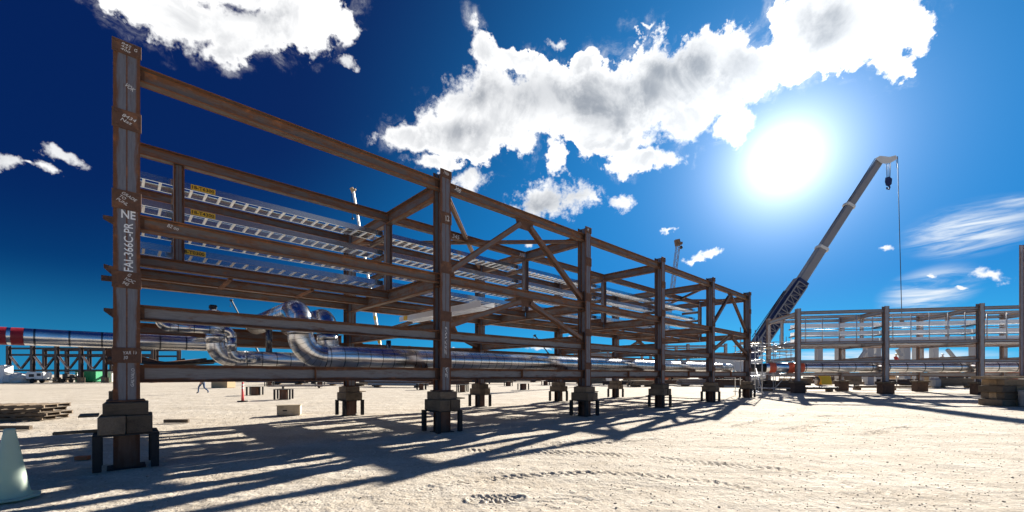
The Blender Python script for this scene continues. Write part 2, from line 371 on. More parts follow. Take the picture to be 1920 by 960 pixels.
def box_obj(name, parent, c, s, mat, ax=None, bev=.006, rz=0):
    bm = bmesh.new(); add_box(bm, (0, 0, 0), s)
    if bev: bevel_all(bm, bev)
    if ax: mw = basis(Vector(c), *ax)
    else: mw = Matrix.Translation(c) @ Matrix.Rotation(rz, 4, 'Z')
    return mesh_obj(name, bm, mat, parent, mw)
def text_obj(name, s, parent, centre, xd, yd, wid, hgt, mat, slant=0, bold=.012):
    cu = bpy.data.curves.new('t', 'FONT'); cu.body = s; cu.offset = bold; cu.extrude = .008; cu.shear = slant; cu.resolution_u = 3
    t = bpy.data.objects.new('t', cu); COL.objects.link(t); dg = bpy.context.evaluated_depsgraph_get()
    me = bpy.data.meshes.new_from_object(t.evaluated_get(dg)); bpy.data.objects.remove(t)
    xs = [v.co.x for v in me.vertices]; ys = [v.co.y for v in me.vertices]
    kx = wid/(max(xs)-min(xs)); ky = hgt/(max(ys)-min(ys)); mx, my = (max(xs)+min(xs))/2, (max(ys)+min(ys))/2
    for v in me.vertices: v.co = Vector(((v.co.x-mx)*kx, (v.co.y-my)*ky, v.co.z*.15))
    me.materials.clear(); me.materials.append(mat)
    o = bpy.data.objects.new(name, me); COL.objects.link(o)
    xd, yd = Vector(xd), Vector(yd); place(o, parent, basis(Vector(centre), xd, yd, xd.cross(yd))); return o
def ray(px, py, Y):            # a point of the photograph at distance Y ahead
    return Vector(((px-960)/F_PX*Y, Y, EYE+(HY-py)/F_PX*Y))
def gpt(px, py, z=0):
    Y = F_PX*(EYE-z)/(py-HY); return Vector(((px-960)/F_PX*Y, Y, z))

# ------------------------------------------------------------------ ground
import numpy as np
_rng = np.random.RandomState(11); _tab = _rng.rand(256, 256)
def vnoise(x, y):
    xi = np.floor(x).astype(int); yi = np.floor(y).astype(int); fx = x-xi; fy = y-yi; fx = fx*fx*(3-2*fx); fy = fy*fy*(3-2*fy)
    g = lambda a, b_: _tab[a & 255, b_ & 255]
    return (g(xi, yi)*(1-fx)+g(xi+1, yi)*fx)*(1-fy)+(g(xi, yi+1)*(1-fx)+g(xi+1, yi+1)*fx)*fy-.5
def catmull(P_, n=14):
    out = []
    for i in range(len(P_)-1):
        p0 = P_[max(i-1, 0)]; p1 = P_[i]; p2 = P_[i+1]; p3 = P_[min(i+2, len(P_)-1)]
        for k in range(n):
            t_ = k/n; out.append(.5*((2*p1)+(p2-p0)*t_+(2*p0-5*p1+4*p2-p3)*t_*t_+(3*p1-p0-3*p2+p3)*t_**3))
    return out+[P_[-1]]
TRACKS = [([(700, 850), (840, 842), (940, 845), (1060, 848), (1180, 853), (1300, 864), (1400, 874), (1440, 876), (1560, 896), (1670, 925)], .34, .021, .13),
          ([(800, 915), (880, 902), (950, 893), (1040, 888), (1130, 886), (1240, 892), (1330, 902), (1440, 925), (1500, 945)], .24, .019, .15),
          ([(1050, 832), (1100, 829), (1150, 826), (1210, 821)], .5, .028, .2), ([(1480, 806), (1510, 800), (1550, 793), (1600, 790)], .5, .035, .2),
          ([(1640, 812), (1670, 806), (1720, 800), (1760, 796)], .45, .04, .2), ([(1540, 780), (1570, 780), (1600, 781), (1660, 780)], .5, .06, .25),
          ([(1380, 800), (1420, 790), (1470, 780), (1520, 762)], .3, .04, .2), ([(1770, 788), (1790, 790), (1860, 793), (1940, 797)], .45, .05, .2),
          ([(1300, 812), (1500, 822), (1700, 838), (1919, 862)], .4, .008, .2), ([(1000, 950), (1300, 880), (1600, 838), (1900, 812)], .4, .006, .2),
          ([(900, 936), (930, 934), (962, 932)], .30, .032, .10)]
def ground_h(X, Y):
    r = np.hypot(X, Y); h = np.zeros_like(X)
    for wl, am in ((2.3, .011), (.9, .006), (.37, .005), (.16, .005), (.08, .005), (.045, .003)): h += am*2*vnoise(X/wl+13.7*wl, Y/wl+5.1)
    c_, s_ = math.cos(rad(-14)), math.sin(rad(-14)); U, V = X*c_+Y*s_, -X*s_+Y*c_
    h += .010*vnoise(U*.35, V*3.1)+.008*vnoise(U*.8+7, V*7)
    h *= np.clip((70-r)/40, 0, 1); h -= .012
    for pts, wd, dp, lug in TRACKS:
        P_ = catmull([gpt(*p) for p in pts]); acc = 0
        lo = (min(p.x for p in P_)-1, min(p.y for p in P_)-1); hi_ = (max(p.x for p in P_)+1, max(p.y for p in P_)+1)
        m_ = np.where((X > lo[0]) & (X < hi_[0]) & (Y > lo[1]) & (Y < hi_[1]))[0]
        if not len(m_): continue
        x, y = X[m_], Y[m_]; best = np.full(len(m_), 9.); arc_ = np.zeros(len(m_)); side = np.zeros(len(m_))
        for a, b_ in zip(P_[:-1], P_[1:]):
            dx, dy = b_.x-a.x, b_.y-a.y; L = math.hypot(dx, dy)
            if L < 1e-6: continue
            t_ = np.clip(((x-a.x)*dx+(y-a.y)*dy)/L/L, 0, 1); ex, ey = x-a.x-t_*dx, y-a.y-t_*dy; d = np.hypot(ex, ey); k = d < best
            best[k] = d[k]; arc_[k] = (acc+t_*L)[k]; side[k] = ((dx*ey-dy*ex)/L)[k]; acc += L
        q = best/(wd/2); inside = np.clip((1.15-q)/.3, 0, 1); rim = np.exp(-((q-1.2)/.25)**2)
        nz = vnoise(arc_*1.3+wd*50, side*3); fade = np.clip(.62+1.9*nz, 0, 1)
        lg = np.clip(np.sin(2*np.pi*(arc_+side*.5+.10*vnoise(arc_*2.1, side*4)+np.abs(side)*.35)/lug)*2.0+1.4*vnoise(arc_*7, side*14), -1, 1)
        h[m_] += fade*(-dp*.55*inside+dp*.75*inside*lg*(np.abs(side) > .02)+dp*.45*rim*(1+1.5*vnoise(x*9, y*9)))
    return h
rr_ = [.6]
while rr_[-1] < 4000:
    r0 = rr_[-1]; rr_.append(r0*(1.02 if r0 < 2.2 else 1.0062 if r0 < 17 else 1.012 if r0 < 40 else 1.06))
th_ = np.concatenate([np.linspace(rad(-58), rad(58), 820), np.linspace(rad(58), rad(302), 72)[1:-1]])
RR, TH = np.meshgrid(np.array(rr_), th_, indexing='ij'); GX = (RR*np.sin(TH)).ravel(); GY = (RR*np.cos(TH)).ravel(); GZ = ground_h(GX, GY)
nr_, nt_ = RR.shape
co = np.concatenate([np.stack([GX, GY, GZ], 1), [[0, 0, -.012]]]).astype(np.float32)
ia = np.arange(nr_-1)[:, None]*nt_+np.arange(nt_)[None, :]; ib = np.arange(nr_-1)[:, None]*nt_+(np.arange(nt_)[None, :]+1) % nt_
quads = np.stack([ia, ia+nt_, ib+nt_, ib], -1).reshape(-1, 4)
tri = np.stack([np.arange(nt_), (np.arange(nt_)+1) % nt_, np.full(nt_, nr_*nt_)], 1)
gm = bpy.data.meshes.new('ground'); gm.vertices.add(len(co)); gm.vertices.foreach_set('co', co.ravel())
loops = np.concatenate([quads[:, ::-1].ravel(), tri[:, ::-1].ravel()]).astype(np.int32); gm.loops.add(len(loops)); gm.loops.foreach_set('vertex_index', loops)
ls = np.concatenate([np.arange(len(quads))*4, len(quads)*4+np.arange(len(tri))*3]).astype(np.int32)
gm.polygons.add(len(ls)); gm.polygons.foreach_set('loop_start', ls); gm.update(calc_edges=True); gm.validate()
if gm.polygons[0].normal.z < 0: gm.flip_normals()
gm.polygons.foreach_set('use_smooth', [True]*len(gm.polygons))
gm.materials.append(M['ground']); go = bpy.data.objects.new('ground', gm); COL.objects.link(go); tag(go, kind='structure')

# ------------------------------------------------------------------ pipe rack modules
TOP, MID, LOW, BOT = 6.77, 4.25, 2.73, 1.72      # tops of the four beam levels above the ground
class Rack:
    def __init__(s, name, label, origin, ang, svals, widths, group=None):
        s.o = Vector((*origin, 0)); s.u = Vector((math.sin(ang), math.cos(ang), 0)); s.v = Vector((-s.u.y, s.u.x, 0)); s.S = svals; s.w = widths
        s.root = empty(name, s.P(0, .18, 0), label, 'pipe rack', group)
    def P(s, a, w, z): return s.o+s.u*a+s.v*w+Z3*z
def column(R, a, w, z0, z1, mat, plates=True, d=.36, fw=.33):
    c = ibeam('column', R.root, R.P(a, w, z0), R.P(a, w, z1), d, fw, mat, .022, .014, up=R.v)
    bm = bmesh.new(); add_box(bm, (0, 0, 0), (.46, .46, .03)); bevel_all(bm, .004)
    mesh_obj('base_plate', bm, M['steel_rust'], c, basis(R.P(a, w, z0-.0155), R.u, R.v, Z3))
    for zz in (MID-.13, MID-.33, LOW-.02, LOW-.25):
        for sgn in (-1, 1):
            bm = bmesh.new(); add_box(bm, (0, 0, 0), (fw/2-.02, d-.05, .012)); mesh_obj('stiffener', bm, M['steel_beam'], c, basis(R.P(a+sgn*(fw/4+.004), w, zz), R.u, R.v, Z3))
    if plates:
        for k, (lo, hi) in enumerate(((6.81, 7.02), (5.58, 5.89), (4.26, 4.57), (2.97, 3.24), (1.74, 1.99))):
            bm = bmesh.new(); uvl = bm.loops.layers.uv.new('UVMap'); add_box(bm, (0, 0, 0), (fw+.03, .022, hi-lo)); bevel_all(bm, .004)
            for sx_ in (-1, 1):
                for sz_ in (-1, 1):
                    mt = Matrix.Translation((sx_*.125, -.018, sz_*(hi-lo)*.32)) @ Matrix.Rotation(rad(90), 4, 'X')
                    bmesh.ops.create_cone(bm, cap_ends=True, segments=6, radius1=.022, radius2=.022, depth=.02, matrix=mt)
            mesh_obj('splice_plate', bm, M['steel_rust'], c, basis(R.P(a, w-d/2-.0135, (lo+hi)/2), R.u, R.v, Z3))
    return c
def gusset(R, a, w, z, pts, mat=None, t=.014):
    bm = bmesh.new(); A = [bm.verts.new((x, -t/2, y)) for x, y in pts]; B = [bm.verts.new((x, t/2, y)) for x, y in pts]; n = len(pts)
    bm.faces.new(A); bm.faces.new(B[::-1])
    for i in range(n): bm.faces.new((A[i], B[i], B[(i+1) % n], A[(i+1) % n]))
    bmesh.ops.recalc_face_normals(bm, faces=bm.faces[:])
    return mesh_obj('gusset_plate', bm, mat or M['steel_rust'], R.root, basis(R.P(a, w, z), R.u, R.v, Z3))

def build_rack(R, base=1.13, ctop=7.02, braced=(), inner=3.3, backw=6.4, detail=True, mcol=None, mbeam=None, nofront=False, post_shift=0):
    mcol = mcol or M['steel_column']; mbeam = mbeam or M['steel_beam']; S = R.S; fr = .18
    for a in S:
        column(R, a, fr, base, ctop, mcol, detail)
        column(R, a, backw, base, ctop, mcol, False)
    lv = [(TOP, .255), (MID, .25), (LOW, .265), (BOT, .31)]
    for i in range(len(S)-1):
        a, b_ = S[i]+.012, S[i+1]-.012
        for z, d in lv:
            if not (nofront and z == BOT): ibeam('beam', R.root, R.P(a, fr, z-d/2), R.P(b_, fr, z-d/2), d, .2, M['steel_web'] if detail and z in (LOW, BOT) else mbeam)
            ibeam('beam', R.root, R.P(a, backw, z-d/2), R.P(b_, backw, z-d/2), d, .2, mbeam)
        for z, d in lv[:2]:
            ibeam('beam', R.root, R.P(a, inner, z-d/2), R.P(b_, inner, z-d/2), d, .2, mbeam)
        ibeam('beam', R.root, R.P(a, 4.85, MID-.14), R.P(b_, 4.85, MID-.14), .26, .2, mbeam)
    if detail:
        for i in range(len(S)-1):
            for z, d in lv:
                for q, sg in ((S[i], 1), (S[i+1], -1)):
                    bm = bmesh.new(); add_box(bm, (0, 0, 0), (.20, .012, d-.06)); bevel_all(bm, .002)
                    for bx_ in (-.05, .045):
                        for bz_ in (-.3, 0, .3): bmesh.ops.create_cone(bm, cap_ends=True, segments=6, radius1=.016, radius2=.016, depth=.02, matrix=Matrix.Translation((bx_, -.015, bz_*(d-.06))) @ Matrix.Rotation(rad(90), 4, 'X'))
                    mesh_obj('bolted_plate', bm, M['steel_rust'], R.root, basis(R.P(q+sg*.125, fr-.0135, z-d/2), R.u, R.v, Z3))
            for f in (.5,):
                for sg in (-1, 1):
                    bm = bmesh.new(); add_box(bm, (0, 0, 0), (.012, .088, .27)); mesh_obj('stiffener', bm, M['steel_beam'], R.root, basis(R.P(S[i]+6.0*f, fr+sg*.0515, BOT-.155), R.u, R.v, Z3))
    for i, a in enumerate(S):
        for z, d in ((TOP, .36), (MID, .36), (LOW+.28, .3), (BOT-.003, .36)):
            segs = ((fr+.20, inner-.012), (inner+.012, backw-.2)) if z > 4 else ((fr+.2, backw-.2),)
            for w0, w1 in segs: ibeam('cross_beam', R.root, R.P(a, w0, z-d/2-.003), R.P(a, w1, z-d/2-.003), d, .22, mbeam)
        pa = a+(post_shift if i == 0 else 0)
        zt = TOP-(.258 if pa != a else .37)
        ibeam('post', R.root, R.P(pa, inner, MID-.001 if pa == a else MID+.002), R.P(pa, inner, zt), .2, .2, mcol, .014, .01, up=R.u)
    for i in braced:
        a, b_ = S[i]+.2, S[i+1]-.2; m_ = (a+b_)/2
        for wv in (fr, backw):
            if wv == fr:
                ibeam('brace', R.root, R.P(m_-.22, wv, TOP-.42), R.P(a+.02, wv, MID+.12), .15, .15, mbeam, .012, .01, up=R.v)
                ibeam('brace', R.root, R.P(m_+.22, wv, TOP-.42), R.P(b_-.02, wv, MID+.12), .15, .15, mbeam, .012, .01, up=R.v)
                gusset(R, m_, wv, TOP-.256, [(-.42, 0), (.42, 0), (.3, -.3), (-.3, -.3)])
            ibeam('brace', R.root, R.P(m_-.22, wv, MID-.38), R.P(a+.02, wv, LOW+.16), .15, .15, mbeam, .012, .01, up=R.v)
            ibeam('brace', R.root, R.P(m_+.22, wv, MID-.38), R.P(b_-.02, wv, LOW+.16), .15, .15, mbeam, .012, .01, up=R.v)
            gusset(R, m_, wv, MID-.252, [(-.4, 0), (.4, 0), (.28, -.25), (-.28, -.25)])
            for q, sg in ((S[i], 1), (S[i+1], -1)):
                gusset(R, q+sg*.02, wv, LOW+.002, [(0, 0), (sg*.5, 0), (sg*.32, .32), (0, .42)])
                if wv == fr: gusset(R, q+sg*.02, wv, MID+.002, [(0, 0), (sg*.42, 0), (sg*.3, .3), (0, .42)])
        # plan bracing at the top level
        ibeam('brace', R.root, R.P(S[i]+.25, .4, TOP-.13), R.P(S[i+1]-.25, backw-.25, TOP-.13), .12, .12, mbeam, .01, .008)
        ibeam('brace', R.root, R.P(S[i]+.25, backw-.25, TOP-.25), R.P(S[i+1]-.25, .4, TOP-.25), .12, .12, mbeam, .01, .008)

S1 = [0, 6.279, 12.605, 18.423, 24.343, 30.412]
ordw = ['first', 'second', 'third', 'fourth', 'fifth', 'sixth']
R1 = Rack('pipe_rack', 'long rusty steel pipe rack on timber blocks filling the middle of the yard', (-6.348, 6.883), .816, S1, 6.4)
build_rack(R1, braced=(1, 4), post_shift=.94)
root1 = R1.root
# tabs on the near end of the back column
for z, pts in ((5.68, [(0, .16), (-.36, .16), (-.36, .02), (0, -.14)]), (4.35, [(0, .14), (-.34, .2), (-.34, .06), (0, -.22)]), (4.12, [(0, .1), (-.42, .1), (-.42, -.1), (0, -.1)]), (3.22, [(0, .14), (-.34, .14), (-.34, .03), (0, -.22)]), (2.0, [(0, .3), (-.25, .3), (-.25, -.25), (0, -.25)])):
    gusset(R1, -.19, 6.2, z, [(x*.6, y*.75) for x, y in pts])
# short angle brackets between the tray-level longitudinals
for i in range(5):
    for f in (.33, .66):
        a = S1[i]+f*6
        bm = bmesh.new(); add_bar(bm, R1.P(a, 3.32, MID-.27)-root1.location, R1.P(a, 4.83, MID-.285)-root1.location, .09, .05)
        mesh_obj('bracket', bm, M['steel_beam'], root1, Matrix.Translation(root1.location))
# arms carrying the trays, cantilevered from the inner posts
TRAYS = [6.12, 5.50, 4.93, 4.49]
for i, a in enumerate(S1):
    pa = a+(.94 if i == 0 else 0)
    for tz in TRAYS[:3]:
        ibeam('tray_arm', root1, R1.P(pa, 3.41, tz-.08), R1.P(pa, 4.62, tz-.08), .15, .12, M['steel_rust'], .012, .01)
    bm = bmesh.new(); add_bar(bm, R1.P(pa, 3.43, 4.37)-root1.location, R1.P(pa, 4.75, 4.37)-root1.location, .12, .23)
    mesh_obj('tray_arm', bm, M['steel_rust'], root1, Matrix.Translation(root1.location))
# stencilled code and chalk marks on the nearest column
def mark(s, a, z, wdt, hgt, ang=0, mat='chalk', w=-.004, name='lettering', par=None, slant=.2, bold=0.0):
    c, s_ = math.cos(rad(ang)), math.sin(rad(ang)); xd = R1.u*c+Z3*s_; yd = Z3*c-R1.u*s_
    return text_obj(name, s, par or root1, R1.P(a, w, z), xd, yd, wdt, hgt, M[mat], slant, bold)
mark('NE', .02, EYE+(702-402)*6.88/783, .175, .135, 0, 'stencil', slant=0, bold=.02)
mark('FAI-366C-PR', .02, EYE+(702-463)*6.88/783, .80, .115, 90, 'stencil', slant=0, bold=.012)
mark('VOK', .04, EYE+(702-162)*6.88/783, .12, .07, -30)
mark('842\n431\n400', -.01, 6.915, .12, .13, -8, w=-.029)
mark('G', .11, 6.93, .04, .05, 0, w=-.029)
mark('8434\nNaz', .02, 5.74, .17, .13, -15, w=-.029)
mark('GRADE\nTO\nPUNL', .0, 4.42, .2, .18, -28, w=-.029)
mark('G\nNOC\n945', .04, 3.1, .13, .2, -25, w=-.029)
mark('YAR 13\n30', .04, 1.87, .17, .13, 5, w=-.029)
mark('GALVALO', .07, 1.5, .3, .04, 88)
mark('12', S1[1]+.03, 5.73, .12, .15, 10, w=-.029)
mark('7 FNW', S1[1]+.0, 6.92, .17, .08, -8, w=-.029)
mark('308', S1[1]+.45, 6.66, .2, .12, -15, w=.072)
mark('ZS7.W3', S1[1], 2.45, .75, .06, 88); mark('2A', S1[1]+.02, 1.6, .3, .07, 88)
mark('16', S1[2]-.05, 6.92, .1, .12, 0, w=-.029)
for a, z in ((.6, 4.14), ):
    mark('B2 oo', a, z, .16, .06, -12, w=.07)
for (a, z, t_) in ((8.9, 6.62, '345'), (12.3, 6.62, '308')):
    text_obj('lettering', t_, root1, R1.P(a, 3.3-.104, z-.02), R1.u, Z3, .32, .15, M['chalk'], .2, 0)

# ------------------------------------------------------------------ stands and timber packing under the columns
def stand(base, ax, label, group, size=.80, h=.565, mleg='legs', mpost='rustpost', name='steel_stand', leg=.105, post=.34):
    u, v = ax; t = empty(name, base, label, 'steel stand', group)
    B = Vector(base)
    box_obj('top_plate', t, B+Z3*(h+.012), (size, size, .024), M[mleg], (u, v, Z3), .003)
    ibeam('post', t, B+Z3*.018, B+Z3*(h-.001), post, post*.96, M['rust_h'], .02, .014, up=v)
    bm = bmesh.new(); add_box(bm, (0, 0, 0), (post*1.4, post*1.4, .016)); mesh_obj('foot_plate', bm, M[mleg], t, basis(B+Z3*.009, u, v, Z3))
    for a in (-1, 1):
        for c in (-1, 1):
            box_obj('leg', t, B+u*(a*(size/2-.055))+v*(c*(size/2-.055))+Z3*(h/2+.0085), (leg, leg, h-.018), M[mleg], (u, v, Z3), .004)
    return t
M['rust_h'] = steel('stand_steel', mill=(.10, .06, .045), rust=(.10, .045, .028), amount=.8)
def timber(c, s, label, group, ax, mat='timber', name='timber_block', cat='timber block'):
    jit = rad(random.uniform(-2.5, 2.5)); R = Matrix.Rotation(jit, 3, 'Z')
    o = box_obj(name, None, c, s, M[mat], (R@ax[0], R@ax[1], Z3), .012); return tag(o, label, cat, group)
def packed_support(R, a, w, who):
    ax = (R.u, R.v)
    stand(R.P(a, w, 0), ax, f'dark steel stand under {who}', 'steel stands under the long rack')
    for k, sg in enumerate((-1, 1)):
        side = 'left' if sg < 0 else 'right'
        timber(R.P(a+sg*.166, w+random.uniform(-.03, .03), .591+.145), (.78, .325, .29), f'{side} lower timber under {who}', 'lower timbers under the long rack', (R.v, -R.u))
    timber(R.P(a+random.uniform(-.02, .02), w, .882+.105), (.50+.14*random.random(), .62, .209), f'squat upper timber under {who}', 'upper timbers under the long rack', ax, 'timber')
for i, a in enumerate(S1):
    who = ['the nearest column with the white code', 'the second near-row column', 'the third near-row column', 'the fourth near-row column', 'the fifth near-row column', 'the last near-row column beside the scaffold'][i]
    packed_support(R1, a, .18, who)
    packed_support(R1, a, 6.4, f'the {ordw[i]} far-row column of the long rack')

for k, (i, w, who) in enumerate(((0, .18, 'the nearest column'), (1, .18, 'the second near-row column'), (2, .18, 'the third near-row column'), (1, 6.4, 'the second far-row column'), (2, 6.4, 'the third far-row column'), (3, .18, 'the fourth near-row column'))):
    sg = -1 if i == 0 else 1
    c = R1.P(S1[i]+sg*.36*(1 if k % 2 else .9), w-.12, .752+.145+.012) if k else R1.P(-.4, .3, .9)
    o = box_obj('shim_board', None, R1.P(S1[i]+sg*.44, w-.1+.05*k, .9), (.22, .5, .03), M['timber_tan' if k % 2 else 'timber'], (R1.u, R1.v, Z3), .003)
    tag(o, f'thin packing board beside the upper timber under {who}', 'board', 'packing boards on the supports')
# ------------------------------------------------------------------ ladder trays
def tray_meshes(L, W_=.62, H=.155, pitch=.30):
    bm = bmesh.new()
    add_box(bm, (L/2, 0, H/2), (L, .004, H)); add_box(bm, (L/2, .016, .003), (L, .03, .005)); add_box(bm, (L/2, .016, H-.003), (L, .03, .005))
    rail = bpy.data.meshes.new('side_rail'); bm.to_mesh(rail); bm.free(); rail.materials.append(M['rail'])
    bm = bmesh.new(); add_box(bm, (0, W_/2, .024), (.05, W_-.012, .038)); rung = bpy.data.meshes.new('rung'); bm.to_mesh(rung); bm.free(); rung.materials.append(M['alu'])
    return rail, rung, int(L/pitch), pitch
tier = ['top', 'second', 'third', 'lowest']
for i in range(5):
    a0, a1 = S1[i]+(-.12 if i == 0 else .01), S1[i+1]-.01
    rail, rung, nr, pitch = tray_meshes(a1-a0)
    for k, tz in enumerate(TRAYS):
        lab = f'aluminium ladder tray, {tier[k]} tier, {ordw[i]} bay of the long rack'
        t = empty('cable_tray', R1.P(a0, 3.62, tz), lab, 'cable tray', 'aluminium ladder trays in the long rack'); base = t.location
        for w, sg in ((0, 1), (.64, -1)):
            o = bpy.data.objects.new('side_rail', rail); COL.objects.link(o); place(o, t, basis(R1.P(a0, 3.62+w, tz), R1.u, R1.v*sg, Z3) if sg > 0 else basis(R1.P(a1, 3.62+w, tz), -R1.u, -R1.v, Z3))
        for j in range(nr):
            o = bpy.data.objects.new('rung', rung); COL.objects.link(o); place(o, t, basis(R1.P(a0+.15+j*pitch, 3.63, tz), R1.u, R1.v, Z3))
        if i == 0 and k != 2:
            code = {0: '18-T6300', 1: '18-T4300', 3: '18-T0300'}[k]; sa = {0: 1.45, 1: 1.45, 3: 1.25}[k]
            lb = box_obj('label_plate', t, R1.P(sa, 3.612, tz+.08), (.50, .006, .125), M['yellow'], (R1.u, R1.v, Z3), 0)
            text_obj('lettering', code, lb, R1.P(sa, 3.606, tz+.08), R1.u, Z3, .45, .085, M['black'], 0, .02)
# a single tray crossing the bay lower down
t = empty('cable_tray', R1.P(8.2, 0.9, 3.68), 'lone aluminium ladder tray crossing under the long ones beyond the second column', 'cable tray')
for da in (0, .6):
    bm = bmesh.new(); add_bar(bm, (0, 0, 0), (R1.v*5.2)+Z3*.0, .03, .2); mesh_obj('side_rail', bm, M['alu'], t, Matrix.Translation(R1.P(8.2+da, .9, 3.78)))
for j in range(17):
    bm = bmesh.new(); add_bar(bm, R1.u*.02, R1.u*.58, .05, .03); mesh_obj('rung', bm, M['alu'], t, Matrix.Translation(R1.P(8.2, 1.05+j*.3, 3.72)))
bm = bmesh.new(); add_box(bm, (0, 0, 0), (.006, .3, .16)); mesh_obj('label_plate', bm, M['yellow'], t, basis(R1.P(8.18, 5.6, 3.79), R1.u, R1.v, Z3))

# ------------------------------------------------------------------ insulated pipes
def arc(c, a, b, r, n=8):   # quarter turn about c from c-b*r... : starts at c - b*r going along a, ends going along b
    return [c + (a*math.sin(t*math.pi/2/n) - b*math.cos(t*math.pi/2/n))*r for t in range(n+1)]
def pipe(parent, path, r, bend=None, pitch=.33, mat='cladding', seg=32):
    """path: corner points; straight runs and quarter bends are separate parts"""
    path = [Vector(p) for p in path]; bend = bend or r*1.7; cur = path[0]
    for i in range(1, len(path)):
        d = (path[i]-path[i-1]).normalized(); last = i == len(path)-1
        end = path[i] if last else path[i]-d*bend
        bm = bmesh.new(); uvl = bm.loops.layers.uv.new('UVMap'); L = (end-cur).length; n = max(1, int(L/2))
        pts = [cur.lerp(end, k/n)-cur for k in range(n+1)]
        add_tube(bm, pts, r, seg, [L*k/n/pitch+.5 for k in range(n+1)], uvl)
        mesh_obj('pipe_run', bm, M[mat], parent, Matrix.Translation(cur))
        if not last:
            d2 = (path[i+1]-path[i]).normalized(); c = path[i]-d*bend+d2*bend; n = 8
            pts = [p-end for p in arc(c, d, d2, bend, n)]
            bm = bmesh.new(); uvl = bm.loops.layers.uv.new('UVMap'); add_tube(bm, pts, r*1.012, seg, list(range(n+1)), uvl, cap=False)
            mesh_obj('elbow', bm, M[mat], parent, Matrix.Translation(end)); cur = path[i]+d2*bend
def band(parent, p, d, r, w, mat, name='tape_band'):
    bm = bmesh.new(); add_tube(bm, [p*0-d*w/2, d*w/2], r, 28, cap=False); mesh_obj(name, bm, M[mat], parent, Matrix.Translation(p))
P = R1.P; H = EYE
def newpipe(loc, label): return empty('insulated_pipe', loc, label, 'pipe', 'shiny insulated pipes in the long rack')
t = newpipe(P(3.05, 1.2, 1.97), 'largest shiny pipe along the foot of the rack, near end turned upward')
pipe(t, [P(30.2, 1.2, 1.975), P(3.02, 1.2, 1.975), P(3.02, 1.2, 3.08), P(3.02, 5.6, 3.08)], .28, .52)
t = newpipe(P(3.9, 2.1, 1.9), 'second tall silver pipe bend standing right behind the largest one')
pipe(t, [P(30.2, 2.1, 1.975), P(3.95, 2.1, 1.975), P(3.95, 2.1, 3.08), P(3.95, 5.6, 3.08)], .26, .48)
ibeam('beam', root1, P(.2, 6.74, 2.74), P(6.1, 6.74, 2.74), .58, .28, M['steel_beam'])
t = newpipe(P(1.6, 2.9, 1.9), 'medium silver pipe rising left of the twin bends, behind a thin one')
pipe(t, [P(9.0, 2.9, 1.93), P(1.62, 2.9, 1.93), P(1.62, 2.9, 2.96), P(1.62, 5.6, 2.96)], .21, .38)
bm = bmesh.new(); add_tube(bm, [(0, 0, 0), (0, 0, .62)], .075, 18); mesh_obj('branch_pipe', bm, M['cladding'], t, Matrix.Translation(P(2.75, 2.9, 2.12)))
bm = bmesh.new(); add_box(bm, (0, 0, 0), (.16, .16, .1)); bevel_all(bm, .02); mesh_obj('valve', bm, M['black'], t, basis(P(1.62, 3.4, 3.24), R1.u, R1.v, Z3))
bm = bmesh.new(); add_tube(bm, [(0, 0, 0), (0, 0, .5)], .075, 18); mesh_obj('branch_pipe', bm, M['cladding'], t, Matrix.Translation(P(6.1, 2.9, 2.12)))
t = newpipe(P(1.75, 2.3, 1.9), 'thin silver pipe stepping down in front of the medium riser')
pipe(t, [P(.55, 2.35, 3.0), P(.55, 2.35, 2.58), P(1.85, 2.35, 2.58), P(1.85, 2.35, 1.93), P(2.3, 2.35, 1.93), P(2.3, 2.6, 1.93)], .095, .16, .28)
t = newpipe(P(-4, 5.2, 2.4), 'silver pipe leaving the picture on the left, red taped, with a rounded end cap')
a0, a1 = -7, 1.75; zz = EYE+.86; bm = bmesh.new(); uvl = bm.loops.layers.uv.new('UVMap')
p0, p1 = P(a0, 5.2, zz), P(a1, 5.2, zz); L = (p1-p0).length
pts = [p0, p1]+[p1+R1.u*(.36*math.sin(k*math.pi/2/7)) for k in range(1, 8)]
rr = [.195, .195]+[.195*max(.02, math.cos(k*math.pi/2/7)) for k in range(1, 8)]
add_tube(bm, [q-p0 for q in pts], .195, 32, [0, L/.55]+[L/.55+.1]*7, uvl, radii=rr); mesh_obj('pipe_run', bm, M['cladding'], t, Matrix.Translation(p0))
for a, w_ in ((-1.98, .12), (-1.76, .19)): band(t, P(a, 5.2, zz), R1.u, .2, w_, 'tape_red')
t = empty('cable_bundle', P(.8, 5.6, 1.75), 'dark bundle of wrapped lines slung under the capped silver pipe', 'bundle')
for k in range(7):
    bm = bmesh.new(); y0 = 5.0+.16*k
    add_tube(bm, [P(-.3+.1*k, y0, 1.95+.05*(k % 3))-t.location, P(.8, y0, 1.80+.05*(k % 2))-t.location, P(2.2-.15*k, y0, 1.98-.04*(k % 3))-t.location], .045, 8)
    mesh_obj('line', bm, M['steel_rust' if k % 2 else 'black'], t, Matrix.Translation(t.location))

